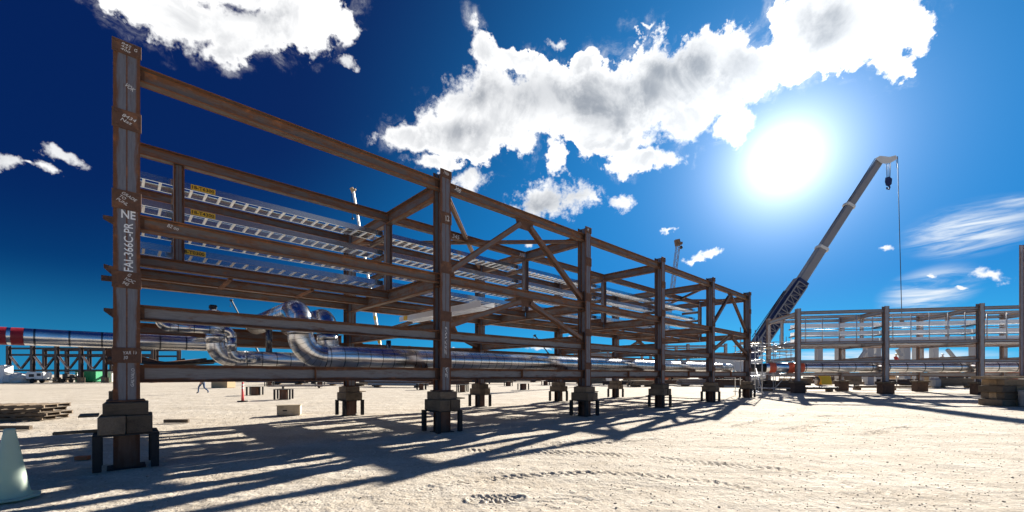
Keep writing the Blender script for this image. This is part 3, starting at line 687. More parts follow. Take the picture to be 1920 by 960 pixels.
# ------------------------------------------------------------------ second rack across the right
S2 = [0, 6.25, 12.5, 18.75]
R2 = Rack('pipe_rack', 'pale rusty pipe rack with aluminium trays running across the right background', (23.7, 34.5), rad(102), S2, 6.4)
build_rack(R2, base=1.0, ctop=7.0, detail=False, mcol=M['steel_pale'], mbeam=M['steel_pale'], nofront=True)
for i, a in enumerate(S2[:3]):
    for w, nm in ((.18, 'near'), (6.4, 'far')):
        t = empty('box_stand', R2.P(a, w, 0), f'squat dark steel box under the {ordw[i]} {nm} column of the right background rack', 'steel stand', 'box stands under the right rack')
        box_obj('body', t, R2.P(a, w, .42), (.8, .8, .84), M['steel_dark'], (R2.u, R2.v, Z3), .01)
        box_obj('top_plate', t, R2.P(a, w, .911), (1.0, 1.0, .14), M['timber'], (R2.u, R2.v, Z3), .01)
for i in range(3):
    for k, tz in enumerate((5.50, 4.84, 4.262)):
        bm = bmesh.new(); L = 6.2
        for w in (0, .75): add_box(bm, (L/2, w, .15), (L, .02, .30))
        for j in range(20): add_box(bm, (.15+j*.3, .375, .02), (.05, .73, .03))
        o = mesh_obj('cable_tray', bm, M['tray_glare'], None, basis(R2.P(S2[i]+.02, .9, tz), R2.u, R2.v, Z3))
        tag(o, f'glare-whitened aluminium tray, {("top", "middle", "bottom")[k]} tier, {ordw[i]} bay of the right background rack', 'cable tray', 'trays in the right rack')
        if True:
            for q in (.0, 1.0) if k < 2 else ():
                ibeam('tray_arm', R2.root, R2.P(S2[i]+q*6.25, .36, tz-.08), R2.P(S2[i]+q*6.25, 1.9, tz-.08), .1, .1, M['steel_pale'], .01, .01)
t = empty('insulated_pipe', R2.P(0, .9, 2.0), 'long straight silver pipe with orange wraps through the right background rack', 'pipe')
pipe(t, [R2.P(-2.2, .95, 2.13), R2.P(22, .95, 2.13)], .40, pitch=1.2)
for a in (-1.7, -.25, .45): band(t, R2.P(a, .95, 2.13), R2.u, .42, .5, 'orange')
bm = bmesh.new(); add_tube(bm, [R2.P(-3.6, .95, 2.13)-t.location, R2.P(-2.2, .95, 2.13)-t.location], .36, 24); mesh_obj('bare_end', bm, M['black'], t, Matrix.Translation(t.location))

for i in range(3):
    for f in (.12, .32, .52, .72, .9):
        bm = bmesh.new(); add_tube(bm, [(0, 0, 0), (0, 0, 1.9+.3*random.random())], .035, 8); mesh_obj('conduit', bm, M['galv'], R2.root, Matrix.Translation(R2.P(S2[i]+6.2*f, .6, MID)))
    for zz_ in (4.7, 5.25):
        bm = bmesh.new(); add_tube(bm, [(0, 0, 0), R2.u*6.0], .04, 8); mesh_obj('conduit', bm, M['galv'], R2.root, Matrix.Translation(R2.P(S2[i]+.15, .6, zz_)))
# tall pale column at the right edge on a timber crib
cb = Vector((25.95, 21.0, 0))
UX, UY = Vector((1, 0, 0)), Vector((0, 1, 0))
t = empty('steel_column', cb+Z3*1.5, 'tall pale steel column cut off by the right edge, standing on stacked timbers', 'column')
ibeam('shaft', t, cb+Z3*1.5, cb+Z3*(EYE+6.57), .42, .40, M['column_white'], .025, .016, up=UY)
box_obj('splice_plate', t, cb+Vector((0, -.225, 4.6)), (.43, .02, .3), M['steel_rust'], None, .003)
box_obj('base_plate', t, cb+Z3*1.485, (.55, .55, .03), M['steel_rust'], None, .003)
k = 0
for lay in range(4):
    z = .165+lay*.33
    for j in range(3):
        k += 1
        if lay % 2: c, s = (25.0+.0, 20.55+j*.36, z), (1.9, .34, .32)
        else: c, s = (24.25+j*.72, 20.9, z), (.66, 1.1, .32)
        o = box_obj('timber_block', None, c, s, M['timber_tan' if lay == 3 or j == 1 else 'timber'], None, .015, rad(random.uniform(-2, 2)))
        tag(o, f'{(("left", "middle", "right") if lay % 2 == 0 else ("front", "middle", "back"))[j]} timber in the {("bottom", "second", "third", "top")[lay]} layer of the crib at right edge', 'timber block', 'timbers of the crib at the right edge')
o = box_obj('plank', None, (24.9, 21.0, 1.40), (2.7, .9, .13), M['timber_tan'], None, .01); tag(o, 'wide plank laid flat on top of the timber crib at the right edge', 'plank')
bm = bmesh.new(); add_box(bm, (0, 0, .4), (1.0, .8, .8)); bmesh.ops.subdivide_edges(bm, edges=bm.edges[:], cuts=4, use_grid_fill=True)
for v_ in bm.verts: v_.co += Vector((random.uniform(-.03, .03), random.uniform(-.03, .03), random.uniform(-.02, .02) if v_.co.z > .05 else 0)); v_.co.x *= 1-.08*math.sin(v_.co.z*5)
tag(mesh_obj('concrete_block', bm, M['concrete'], None, Matrix.Translation((24.9, 19.75, 0)), True), 'rough grey concrete lump in front of the timber crib at right edge', 'concrete block')

# white fireproofed columns behind the right rack
for j, x in enumerate((1535, 1575, 1628, 1644, 1696, 1721, 1751, 1828)):
    Y = 62; c = ray(x, 700, Y); w = .95 if j % 3 else .75
    o = box_obj('fireproofed_column', None, (c.x, Y, 3.4), (w, w, 6.8), M['fireproof'], None, .03)
    tag(o, f'white coated column, {["leftmost", "second", "third", "fourth", "fifth", "sixth", "seventh", "rightmost"][j]} of those behind the right rack', 'column', 'white coated columns behind the right rack')
def far_brace(a, b_, Y, label):
    bm = bmesh.new(); p, q = ray(*a, Y), ray(*b_, Y); add_bar(bm, (0, 0, 0), q-p, .35, .35); tag(mesh_obj('brace_beam', bm, M['fireproof'], None, Matrix.Translation(p)), label, 'brace', 'white braces behind the right rack')
far_brace((1608, 678), (1624, 656), 60, 'short white diagonal brace left of the second near column of the right rack')
far_brace((1641, 664), (1652, 680), 60, 'white diagonal brace falling right between white coated columns')
far_brace((1776, 655), (1797, 680), 60, 'white diagonal brace left of the third near column of the right rack')
far_brace((1682, 655), (1690, 668), 60, 'short white diagonal brace right of the second near column of the right rack')

# ------------------------------------------------------------------ scaffolding by the last column
def scaffold(o, px, py, nx, ny, lx, ly, h, label, lifts, name='scaffold'):
    t = empty(name, o, label, 'scaffold', 'tube scaffolds by the end of the long rack'); O = Vector(o); Li = t.location
    for i in range(nx+1):
        for j in range(ny+1):
            b_ = px*lx*i+py*ly*j; hh = h+(.5 if (i+j) % 2 else -.2)
            bm = bmesh.new(); add_tube(bm, [b_*1, b_+Z3*hh], .032, 8); mesh_obj('standard', bm, M['galv'], t, Matrix.Translation(O))
    for z in lifts:
        for j in range(ny+1):
            bm = bmesh.new(); add_tube(bm, [py*ly*j+Z3*z-px*.15, py*ly*j+px*lx*nx+Z3*z+px*.15], .026, 8); mesh_obj('ledger', bm, M['galv'], t, Matrix.Translation(O))
        for i in range(nx+1):
            bm = bmesh.new(); add_tube(bm, [px*lx*i+Z3*(z-.06)-py*.15, px*lx*i+py*ly*ny+Z3*(z-.06)+py*.15], .026, 8); mesh_obj('transom', bm, M['galv'], t, Matrix.Translation(O))
    for i in range(nx):
        bm = bmesh.new(); add_tube(bm, [px*lx*i+Z3*.2-py*.04, px*lx*(i+1)+Z3*2.0-py*.04], .026, 8); mesh_obj('diagonal', bm, M['galv'], t, Matrix.Translation(O))
    bm = bmesh.new()
    for q in range(5): add_box(bm, px*lx*nx/2+py*(ly*ny*(q+.5)/5)+Z3*(lifts[2]+.06), (lx*nx, ly*ny/5-.02, .045), basis((0, 0, 0), px, py, Z3).to_3x3())
    mesh_obj('deck', bm, M['plywood'], t, Matrix.Translation(O)); return t
scaffold((16.95, 28.3, 0), Vector((.35, .937, 0)), Vector((-.937, .35, 0)), 1, 1, 2.4, 1.3, 4.3, 'white tube scaffold tower against the last near column of the long rack', [.35, 1.5, 3.7, 2.6, 3.2])
scaffold((22.9, 36.6, 0), Vector((1, 0, 0)), Vector((0, 1, 0)), 1, 1, 1.55, 2.2, 4.6, 'farther tube scaffold tower left of the first near column of the right rack', [.35, 1.6, 3.9, 2.8, 3.3, 4.4])
scaffold((26.2, 44.0, 0), Vector((1, 0, 0)), Vector((0, 1, 0)), 2, 1, 2.0, 2.0, 5.2, 'rearmost tube scaffold seen through the gap between the two racks', [.35, 1.8, 4.0, 3.0, 4.6])

# ------------------------------------------------------------------ cranes
def rope(bm, a, b_, r=.03): add_tube(bm, [a, b_], r, 6)
Yc = 60
t = empty('mobile_crane', gpt(1395, HY+F_PX*EYE/Yc), 'large mobile crane with long grey boom raised towards the upper right beside the sun', 'crane')
TL = t.location
def B_(px, py, dy=0): return ray(px, py, Yc+dy)-TL
def boomseg(name, a, b_, wa, wb, mat, dep):
    bm = bmesh.new(); d = (b_-a).normalized(); n = Vector((d.z, 0, -d.x)).normalized()
    vs = []
    for p, w in ((a, wa), (b_, wb)):
        vs.append([bm.verts.new(p+n*(w/2*sx_)+Vector((0, dep/2*sy_, 0))) for sx_, sy_ in ((-1, -.7), (-.8, -1), (.8, -1), (1, -.7), (1, .7), (.8, 1), (-.8, 1), (-1, .7))])
    for i in range(8): bm.faces.new((vs[0][i], vs[0][(i+1) % 8], vs[1][(i+1) % 8], vs[1][i]))
    bm.faces.new(vs[0][::-1]); bm.faces.new(vs[1]); bmesh.ops.recalc_face_normals(bm, faces=bm.faces[:])
    return mesh_obj(name, bm, M[mat], t, Matrix.Translation(TL))
boomseg('boom_base', B_(1392, 690), B_(1478, 562), 1.7, 2.05, 'navy', 1.5)
boomseg('boom_base', B_(1478, 562), B_(1502, 528), 2.0, 1.8, 'navy', 1.6)
boomseg('boom_section', B_(1498, 533), B_(1542, 464), 1.25, 1.2, 'boom', 1.1)
boomseg('boom_section', B_(1540, 467), B_(1593, 385), 1.1, 1.05, 'boom', .95)
boomseg('boom_section', B_(1591, 388), B_(1650, 300), 1.0, .9, 'boom', .85)
boomseg('collar', B_(1539.5, 469), B_(1542, 464.5), 1.5, 1.5, 'boomwhite', 1.25)
boomseg('collar', B_(1590.5, 388.5), B_(1593, 384.5), 1.35, 1.35, 'boomwhite', 1.1)
# lattice plating on the lower boom
a, b_ = B_(1412, 660), B_(1497, 535); d = (b_-a).normalized(); nrm = Vector((d.z, 0, -d.x)); L = (b_-a).length
bm = bmesh.new(); nn = 15
for i in range(nn):
    p, q = a+d*L*i/nn, a+d*L*(i+1)/nn; yv = Vector((0, -1.0, 0))
    s1 = 1 if i % 2 else -1
    add_bar(bm, p+nrm*.62*s1+yv, q-nrm*.62*s1+yv, .06, .08, Vector((0, 1, 0))); add_bar(bm, q-nrm*.64+yv, q+nrm*.64+yv, .09, .1, Vector((0, 1, 0)))
for s1 in (-1, 1): add_bar(bm, a+nrm*.68*s1+yv, b_+nrm*.68*s1+yv, .16, .14, Vector((0, 1, 0)))
mesh_obj('lattice', bm, M['boom'], t, Matrix.Translation(TL))
# head
bm = bmesh.new()
hp = [(1641, 297), (1650, 292), (1668, 294), (1680, 291), (1683, 297), (1676, 302), (1668, 306), (1660, 307), (1652, 306)]
A = [bm.verts.new(B_(x, y, -.7)) for x, y in hp]; Bv = [bm.verts.new(B_(x, y, .7)) for x, y in hp]; bm.faces.new(A); bm.faces.new(Bv[::-1])
for i in range(len(hp)): bm.faces.new((A[i], Bv[i], Bv[(i+1) % len(hp)], A[(i+1) % len(hp)]))
bmesh.ops.recalc_face_normals(bm, faces=bm.faces[:]); mesh_obj('boom_head', bm, M['boomwhite'], t, Matrix.Translation(TL))
bm = bmesh.new()
for x in (1661.5, 1664.5, 1667.5, 1670): rope(bm, B_(x, 304), B_(1666+(x-1666)*.7, 334), .035)
rope(bm, B_(1683, 293), B_(1691, 600), .045); rope(bm, B_(1641, 297), B_(1478, 552), .05)
rope(bm, B_(1474, 545, -.5), B_(1418, 628, -.5), .05); rope(bm, B_(1470, 545, .5), B_(1410, 632, .5), .05); rope(bm, B_(1680, 296), B_(1682, 316), .03)
mesh_obj('hoist_rope', bm, M['black'], t, Matrix.Translation(TL))
bm = bmesh.new(); hb = [(1660, 333), (1668, 331), (1673, 335), (1672, 345), (1667, 350), (1661, 348), (1659, 341)]
A = [bm.verts.new(B_(x, y, -.35)) for x, y in hb]; Bv = [bm.verts.new(B_(x, y, .35)) for x, y in hb]; bm.faces.new(A); bm.faces.new(Bv[::-1])
for i in range(len(hb)): bm.faces.new((A[i], Bv[i], Bv[(i+1) % len(hb)], A[(i+1) % len(hb)]))
bmesh.ops.recalc_face_normals(bm, faces=bm.faces[:])
add_tube(bm, [B_(1666, 348), B_(1668.5, 351), B_(1667, 355), B_(1663, 354), B_(1663, 351)], .1, 8); mesh_obj('hook_block', bm, M['navy'], t, Matrix.Translation(TL))
bm = bmesh.new(); add_box(bm, B_(1691, 603), (.35, .35, .6)); mesh_obj('hook_ball', bm, M['black'], t, Matrix.Translation(TL))
# carrier
bm = bmesh.new(); add_box(bm, (0, 2.5, 1.5), (3.0, 12, 1.0)); add_box(bm, (0, 7.5, 2.4), (2.8, 2.4, 1.6)); add_box(bm, (-1.5, 0, 2.9), (6.5, 2.9, 1.7)); bevel_all(bm, .06); mesh_obj('carrier', bm, M['boomwhite'], t, Matrix.Translation(TL))
for sy_ in (-2.5, -1, 3.2, 5, 7):
    for sx_ in (-1.35, 1.35):
        bm = bmesh.new(); add_tube(bm, [(sx_-.25, sy_, .68), (sx_+.25, sy_, .68)], .68, 20); mesh_obj('wheel', bm, M['rubber'], t, Matrix.Translation(TL))

def small_crane(name, label, Y, foot, tip, w, mat, headmat, line=None, stripes=None, lattice=False):
    t_ = empty(name, ray(foot[0], HY+F_PX*EYE/Y, Y), label, 'crane', 'distant cranes'); T = t_.location
    a, b2 = ray(*foot, Y)-T, ray(*tip, Y)-T; d = (b2-a).normalized(); nv = Vector((d.z, 0, -d.x)); L = (b2-a).length
    bm = bmesh.new()
    if lattice:
        k = max(8, int(L/(w*1.2)))
        for s1 in (-1, 1):
            for s2 in (-1, 1): add_bar(bm, a+nv*w/2*s1+UY*w/2*s2, b2+nv*w/2*s1+UY*w/2*s2, w*.16, w*.16, UY)
        for i in range(k):
            s1 = 1 if i % 2 else -1
            for s2 in (-1, 1): add_bar(bm, a+d*L*i/k+nv*w/2*s1+UY*w/2*s2, a+d*L*(i+1)/k-nv*w/2*s1+UY*w/2*s2, w*.1, w*.1, UY)
    else:
        add_bar(bm, a, a.lerp(b2, .5), w*1.15, w*1.15, UY); add_bar(bm, a.lerp(b2, .48), b2, w*.85, w*.85, UY)
    mesh_obj('boom', bm, M[mat], t_, Matrix.Translation(T))
    bm = bmesh.new(); add_bar(bm, b2-d*w, b2+d*w*.9+nv*w*-.6, w*1.5, w*1.2, UY); add_bar(bm, b2-nv*w*.9, b2+nv*w*1.3, w*.7, w*.6, UY); mesh_obj('boom_head', bm, M[headmat], t_, Matrix.Translation(T))
    if stripes:
        for f in stripes:
            bm = bmesh.new(); p = a.lerp(b2, f); add_bar(bm, p-d*w*.9, p+d*w*.9, w*1.25, w*1.25, UY); mesh_obj('stripe', bm, M['yellow'], t_, Matrix.Translation(T))
    if line:
        bm = bmesh.new(); q0, q1 = ray(*line[0], Y)-T, ray(*line[1], Y)-T; rope(bm, q0, q1, .04); mesh_obj('hoist_rope', bm, M['black'], t_, Matrix.Translation(T))
        bm = bmesh.new(); bmesh.ops.create_icosphere(bm, subdivisions=2, radius=w*.55, matrix=Matrix.Translation(q1)); mesh_obj('hook_block', bm, M['black'], t_, Matrix.Translation(T))
    bm = bmesh.new(); add_box(bm, a+Vector((0, 0, -a.z+1.7)), (3.0, 7, 1.6)); bevel_all(bm, .1)
    mesh_obj('carrier', bm, M[mat], t_, Matrix.Translation(T))
    for q in range(4):
        bm = bmesh.new(); add_tube(bm, [Vector((a.x+(1.3 if q % 2 else -1.7), (q//2)*4-2, .6)), Vector((a.x+(1.7 if q % 2 else -1.3), (q//2)*4-2, .6))], .6, 14); mesh_obj('wheel', bm, M['rubber'], t_, Matrix.Translation(T))
small_crane('mobile_crane', 'white crane boom with orange tip behind the trays, left of the second near column', 80, (720, 690), (662, 356), .42, 'boomwhite', 'tan', ((659, 358), (661, 410)), [.15, .28, .42])
small_crane('mobile_crane', 'dark slim crane boom rising behind the rack, right of the fourth near column', 95, (1240, 700), (1272, 455), .7, 'boom', 'brown', ((1278, 456), (1277, 464)), None, True)
small_crane('mobile_crane', 'small dark crane boom leaning left above the capped silver pipe', 120, (500, 690), (434, 563), .34, 'black', 'black', ((432, 566), (432, 574)))
small_crane('mobile_crane', 'small dark crane boom leaning left low between third and second near columns', 120, (1050, 692), (1003, 629), .34, 'black', 'black', ((1000, 628), (1000, 634)))

# ------------------------------------------------------------------ rack and plant far off on the left
R3 = Rack('pipe_rack', 'dark pipe rack with V braces far off at the left horizon', (-94, 78), rad(90), [0, 4.5, 9, 13.5, 18, 22.5, 27], 6)
for a in R3.S:
    for w in (0, 6):
        ibeam('column', R3.root, R3.P(a, w, 1.0), R3.P(a, w, 6.9), .5, .5, M['steel_dark'], .05, .04, up=R3.v)
        bm = bmesh.new(); add_box(bm, (0, 0, .5), (.8, .8, 1.0)); mesh_obj('plinth', bm, M['timber'], R3.root, Matrix.Translation(R3.P(a, w, 0)))
for i in range(6):
    a, b_ = R3.S[i], R3.S[i+1]
    for w in (0, 6):
        for z in (6.4, 5.2, 2.3): ibeam('beam', R3.root, R3.P(a+.26, w, z), R3.P(b_-.26, w, z), .35, .3, M['steel_dark'])
        if w == 0:
            ibeam('brace', R3.root, R3.P(a+.25, w, 5.0), R3.P((a+b_)/2-.1, w, 2.6), .32, .25, M['steel_pale'], up=R3.v)  # sunlit cream of this brace is put into its paler steel
            ibeam('brace', R3.root, R3.P(b_-.25, w, 5.0), R3.P((a+b_)/2+.1, w, 2.6), .32, .25, M['steel_dark'], up=R3.v)
def rack_far(name, label, o, ang, S, h=6.6, mat='steel_dark', lv=(6.2, 5.0, 3.8, 2.3), depth=6):
    R = Rack(name, label, o, ang, S, depth)
    for a in S:
        for w in (0, depth): ibeam('column', R.root, R.P(a, w, .9), R.P(a, w, h), .4, .4, M[mat], .04, .03, up=R.v)
    for i in range(len(S)-1):
        for w in (0, depth):
            for z in lv: ibeam('beam', R.root, R.P(S[i]+.21, w, z), R.P(S[i+1]-.21, w, z), .28, .25, M[mat])
        if i % 2 == 0:
            ibeam('brace', R.root, R.P(S[i]+.2, 0, lv[1]-.2), R.P((S[i]+S[i+1])/2-.1, 0, lv[-1]+.2), .25, .2, M[mat], up=R.v)
            ibeam('brace', R.root, R.P(S[i+1]-.2, 0, lv[1]-.2), R.P((S[i]+S[i+1])/2+.1, 0, lv[-1]+.2), .25, .2, M[mat], up=R.v)
    return R
rack_far('pipe_rack', 'far dark rack seen above the big pipe between second and third columns', (-30, 72), rad(80), [0, 6, 12, 18, 24], mat='steel_beam')
rack_far('pipe_rack', 'pale rack in the distance behind the fourth and fifth near columns', (11, 70), rad(94), [0, 6, 12, 18, 24], mat='steel_pale')  # paler steel than the other far rack

def wheelpair(t_, T, x, y, r):
    for s_ in (-1, 1):
        bm = bmesh.new(); add_tube(bm, [Vector((x, y+s_*.75-.1, r)), Vector((x, y+s_*.75+.1, r))], r, 18); mesh_obj('wheel', bm, M['rubber'], t_, Matrix.Translation(T))
p = gpt(73, 718.5); t = empty('compressor', p, 'white towable compressor with black stripe on a yard trailer, left background', 'compressor')
bm = bmesh.new(); add_box(bm, (0, 0, 1.35), (3.1, 1.6, 1.3)); bevel_all(bm, .15, 2); mesh_obj('canopy', bm, M['white'], t, Matrix.Translation(p))
bm = bmesh.new(); add_box(bm, (-.4, -.815, 1.35), (.9, .02, .5)); add_box(bm, (.9, -.815, 1.5), (.7, .02, .45)); mesh_obj('vent_panel', bm, M['black'], t, Matrix.Translation(p))
bm = bmesh.new(); add_box(bm, (.3, 0, .6), (3.4, 1.4, .25)); add_bar(bm, (1.8, 0, .55), (3.2, 0, .5), .15, .15); mesh_obj('chassis', bm, M['black'], t, Matrix.Translation(p)); wheelpair(t, p, -.3, 0, .42)
p = gpt(133, 717.5); t = empty('welding_machine', p, 'open dark engine-driven machine on wheels between white compressor and green bin', 'machine')
bm = bmesh.new(); add_box(bm, (0, 0, .6), (2.8, 1.3, .2)); add_box(bm, (-.6, 0, 1.2), (1.0, 1.1, .9)); add_box(bm, (.7, 0, 1.1), (.9, 1.0, .7)); bevel_all(bm, .06); mesh_obj('body', bm, M['black'], t, Matrix.Translation(p))
bm = bmesh.new(); add_tube(bm, [(-1.2, 0, .7), (-1.2, 0, 1.9), (1.2, 0, 1.9), (1.2, 0, .7)], .05, 8); mesh_obj('frame', bm, M['galv'], t, Matrix.Translation(p)); wheelpair(t, p, .8, 0, .38); wheelpair(t, p, -.8, 0, .38)
p = gpt(175, 717); t = empty('waste_skip', p, 'bright green steel bin at the left horizon beside the nearest column', 'bin')
bm = bmesh.new(); add_box(bm, (0, 0, 1.15), (2.7, 1.8, 1.9)); bevel_all(bm, .03); mesh_obj('body', bm, M['green'], t, Matrix.Translation(p))
bm = bmesh.new()
for x in (-.9, 0, .9): add_box(bm, (x, -.93, 1.15), (.1, .06, 1.7))
add_box(bm, (0, 0, 2.13), (2.8, 1.9, .08)); mesh_obj('ribs', bm, M['green'], t, Matrix.Translation(p))
bm = bmesh.new()
for x in (-1, 1): add_box(bm, (x, 0, .1), (.3, 1.5, .2))
mesh_obj('skid', bm, M['black'], t, Matrix.Translation(p))
p = gpt(147, 716.5); tag(box_obj('gas_rack', None, p+Z3*1.1, (1.1, .3, 2.2), M['green'], None, .04), 'narrow upright green panel left of the bright green bin', 'rack')
def lump(name, c, s, mat, label, cat, seed, cuts=5, amp=.16):
    rnd = random.Random(seed); bm = bmesh.new(); bmesh.ops.create_icosphere(bm, subdivisions=3, radius=1)
    for v_ in bm.verts:
        k = 1+rnd.uniform(-amp, amp); v_.co = Vector((v_.co.x*s[0]*k, v_.co.y*s[1]*k, max(0, (v_.co.z+.45)*s[2]*.7*k)))
    return tag(mesh_obj(name, bm, M[mat], None, Matrix.Translation(c)), label, cat)
lump('tarp_heap', gpt(36, 718.5), (2.6, 1.2, 1.8), 'tarp', 'crumpled cream tarpaulin heap left of the white compressor', 'tarpaulin', 3)
p = gpt(5, 718.5); tag(box_obj('cabinet', None, p+Z3*1.6, (2.2, 1.4, 3.2), M['white'], None, .05), 'tall white cabinet cut off by the left edge behind the pallets', 'cabinet')
p = gpt(197, 716.5); tag(box_obj('wrapped_crate', None, p+Z3*1.25, (4.0, 1.6, 2.5), M['tarp'], None, .12), 'large grey wrapped crate behind the green bin', 'crate')

# ------------------------------------------------------------------ empty stands, piles and boxes across the yard
def empty_stand(px, py, label, s=1.0, h=.62, rz=.3):
    p = gpt(px, py); c, s_ = math.cos(rz), math.sin(rz)
    stand(p, (Vector((c, s_, 0)), Vector((-s_, c, 0))), label, 'empty steel stands in the yard', .95*s, h*s, mpost='rustpost', leg=.1, post=.42)
empty_stand(532, 749, 'empty steel stand behind the white plywood box, second right of the pink post')
empty_stand(478, 741, 'empty steel stand just right of the pink post')
empty_stand(981, 731, 'empty steel stand in the gap right of the third far-row support')
empty_stand(953, 724, 'small distant empty stand directly left of the gap stand near third far-row support')
empty_stand(1023, 722.5, 'distant empty stand left of the fourth far-row support')
empty_stand(867, 735, 'empty steel stand half hidden behind the third far-row support, left side')
empty_stand(790, 731, 'distant empty stand just left of the second near-row column')
empty_stand(600, 725, 'distant empty stand left of the second far-row support', rz=.1)
empty_stand(505, 724.5, 'distant empty stand beyond the pair near the pink post')
empty_stand(1290, 722, 'distant empty stand between fourth and fifth near-row supports')
empty_stand(708, 722, 'distant empty stand right of the second far-row support')

t = gpt(543, 778); u_, v_2 = Vector((math.cos(.35), math.sin(.35), 0)), Vector((-math.sin(.35), math.cos(.35), 0))
tb = empty('plywood_box', t, 'pale plywood box with a dark hand slot on the gravel before the long shadow', 'box')
bm = bmesh.new(); add_box(bm, (0, 0, .19), (.78, .55, .36)); bevel_all(bm, .006); mesh_obj('body', bm, M['plywood'], tb, basis(t, u_, v_2, Z3))
bm = bmesh.new(); add_box(bm, (0, 0, .382), (.82, .59, .022)); bevel_all(bm, .004); mesh_obj('lid', bm, M['plywood'], tb, basis(t, u_, v_2, Z3))
bm = bmesh.new(); add_box(bm, (-.12, -.2765, .19), (.14, .008, .05)); mesh_obj('hand_slot', bm, M['black'], tb, basis(t, u_, v_2, Z3))

def pile(px, py, label, n, L, mat, seed, kind='beam_pile', cat='steel pile', w=.28, grp='stacked material across the yard', layers=3, rz=None):
    rnd = random.Random(seed); p = gpt(px, py); t_ = empty(kind, p, label, cat, grp)
    ang_ = rnd.uniform(-.5, .5) if rz is None else rz; c, s_ = math.cos(ang_), math.sin(ang_); U, V = Vector((c, s_, 0)), Vector((-s_, c, 0))
    for k in range(2):
        bm = bmesh.new(); add_bar(bm, U*(L*.3*(1 if k else -1))-V*n*w*.6, U*(L*.3*(1 if k else -1))+V*n*w*.6, .2, .2); mesh_obj('bearer', bm, M['timber'], t_, Matrix.Translation(p+Z3*.1))
    for ly in range(layers):
        for j in range(n-ly):
            off = U*rnd.uniform(-.4, .4)+V*((j-(n-ly-1)/2)*w*1.15)+Z3*(.205+w/2+ly*(w+.004)); l = L*rnd.uniform(.75, 1)
            if mat.startswith('steel'): ibeam('beam', t_, p+off-U*l/2, p+off+U*l/2, w, w*.8, M[mat])
            else:
                bm = bmesh.new(); add_bar(bm, -U*l/2, U*l/2, w, w); mesh_obj('timber', bm, M[mat], t_, Matrix.Translation(p+off))
    return t_
pile(640, 723, 'low pile of loose steel offcuts left of the second far-row support', 4, 5, 'steel_pale', 1, layers=1, w=.22)
pile(565, 728, 'thin spread of grey plates and bars beyond the white plywood box', 5, 6, 'steel_pale', 2, layers=1, w=.16)
pile(745, 726, 'long grey steel stack right of the second far-row support', 3, 9, 'steel_pale', 3, w=.4, layers=2)
pile(655, 718, 'far dark beam stack behind the second far-row support', 4, 10, 'steel_beam', 4, w=.5, layers=2)
pile(810, 719, 'far brown beam stack behind the second near-row column', 4, 10, 'steel_beam', 5, w=.5, layers=2)
pile(905, 716, 'brown beam stack at the horizon behind the third far-row support', 4, 14, 'steel_beam', 6, w=.6, layers=2)
pile(1000, 715, 'dark beam stack at the horizon left of the fourth far-row support', 4, 14, 'steel_rust', 7, w=.6, layers=2)
pile(1120, 722, 'timber stack just right of the third near-row column', 3, 3, 'timber', 8, 'timber_pile', 'timber stack', .3)
pile(1190, 719, 'tan timber stack behind the fifth far-row support', 4, 4, 'timber_tan', 9, 'timber_pile', 'timber stack', .35)
pile(1305, 724, 'jumbled steel pile between the fourth and fifth near-row columns', 5, 5, 'steel_pale', 10, w=.25)
pile(1375, 726, 'jumbled steel pile between the fifth and last near-row columns', 5, 5, 'steel_rust', 11, w=.25)
pile(1460, 733, 'dark beams lying under the farther scaffold tower', 4, 4, 'steel_dark', 12, w=.25)
pile(1530, 734, 'low dark beams right of the first near column of the right rack', 3, 4, 'steel_dark', 13, w=.2, layers=1, rz=0)
pile(1590, 724, 'stacked timbers behind the second far column of the right rack', 3, 3, 'timber_tan', 14, 'timber_pile', 'timber stack', .4)
pile(1632, 731, 'long dark sleepers left of the second near column of the right rack', 3, 4.5, 'timber', 15, 'timber_pile', 'timber stack', .22, layers=1, rz=0)
pile(1700, 731, 'long dark sleepers right of the second near column of the right rack', 3, 5, 'timber', 16, 'timber_pile', 'timber stack', .22, layers=1, rz=0)
pile(1720, 721, 'tan timber stack seen under the pipe in the second bay of the right rack', 4, 5, 'timber_tan', 17, 'timber_pile', 'timber stack', .45)
pile(1790, 727, 'dark timber stack left of the third near column of the right rack', 3, 4, 'timber', 18, 'timber_pile', 'timber stack', .3)
pile(1660, 720, 'tan timber stack farther back behind the second near column of the right rack', 3, 5, 'timber_tan', 19, 'timber_pile', 'timber stack', .45)
pile(1860, 722, 'brown timber stack behind the third near column of the right rack', 4, 4, 'timber_tan', 20, 'timber_pile', 'timber stack', .4)
def bx(name, px, py, s, mat, label, cat, bev=.03, lift=0):
    p = gpt(px, py); return tag(box_obj(name, None, p+Z3*(s[2]/2+lift), s, M[mat], None, bev, rad(random.uniform(-8, 8))), label, cat)
bx('crate', 419, 727, (2.0, 1.3, 1.0), 'tan', 'tan crate on the gravel just right of the walking person', 'crate')
bx('crate', 590, 715, (4.5, 2.2, 1.9), 'plywood', 'long pale crate at the horizon above the white plywood box', 'crate')
bx('crate', 495, 716, (6, 2.5, 1.6), 'blue', 'low dark blue skid of parts at the horizon right of the pink post', 'skid')
bx('crate', 1085, 716, (3.5, 2.5, 2.2), 'blue', 'blue grey container at the horizon beside the third near-row column', 'container')
bx('crate', 1140, 717, (2.2, 2, 2.2), 'white', 'white box between the third near-row and fifth far-row supports', 'box')
bx('crate', 1215, 717, (7, 2.5, 1.8), 'brick', 'long orange brown container behind the fourth near-row column', 'container')
bx('crate', 1260, 715, (6, 2.5, 2.0), 'tan', 'tan container at the horizon right of the fourth near-row column', 'container')
bx('crate', 1417, 731, (1.4, 1.4, 1.1), 'concrete', 'grey block under the near scaffold tower', 'block')
bx('barrel', 1753, 727, (.9, .9, 1.1), 'concrete', 'grey upright drum under the pipe of the right rack', 'drum', .2)
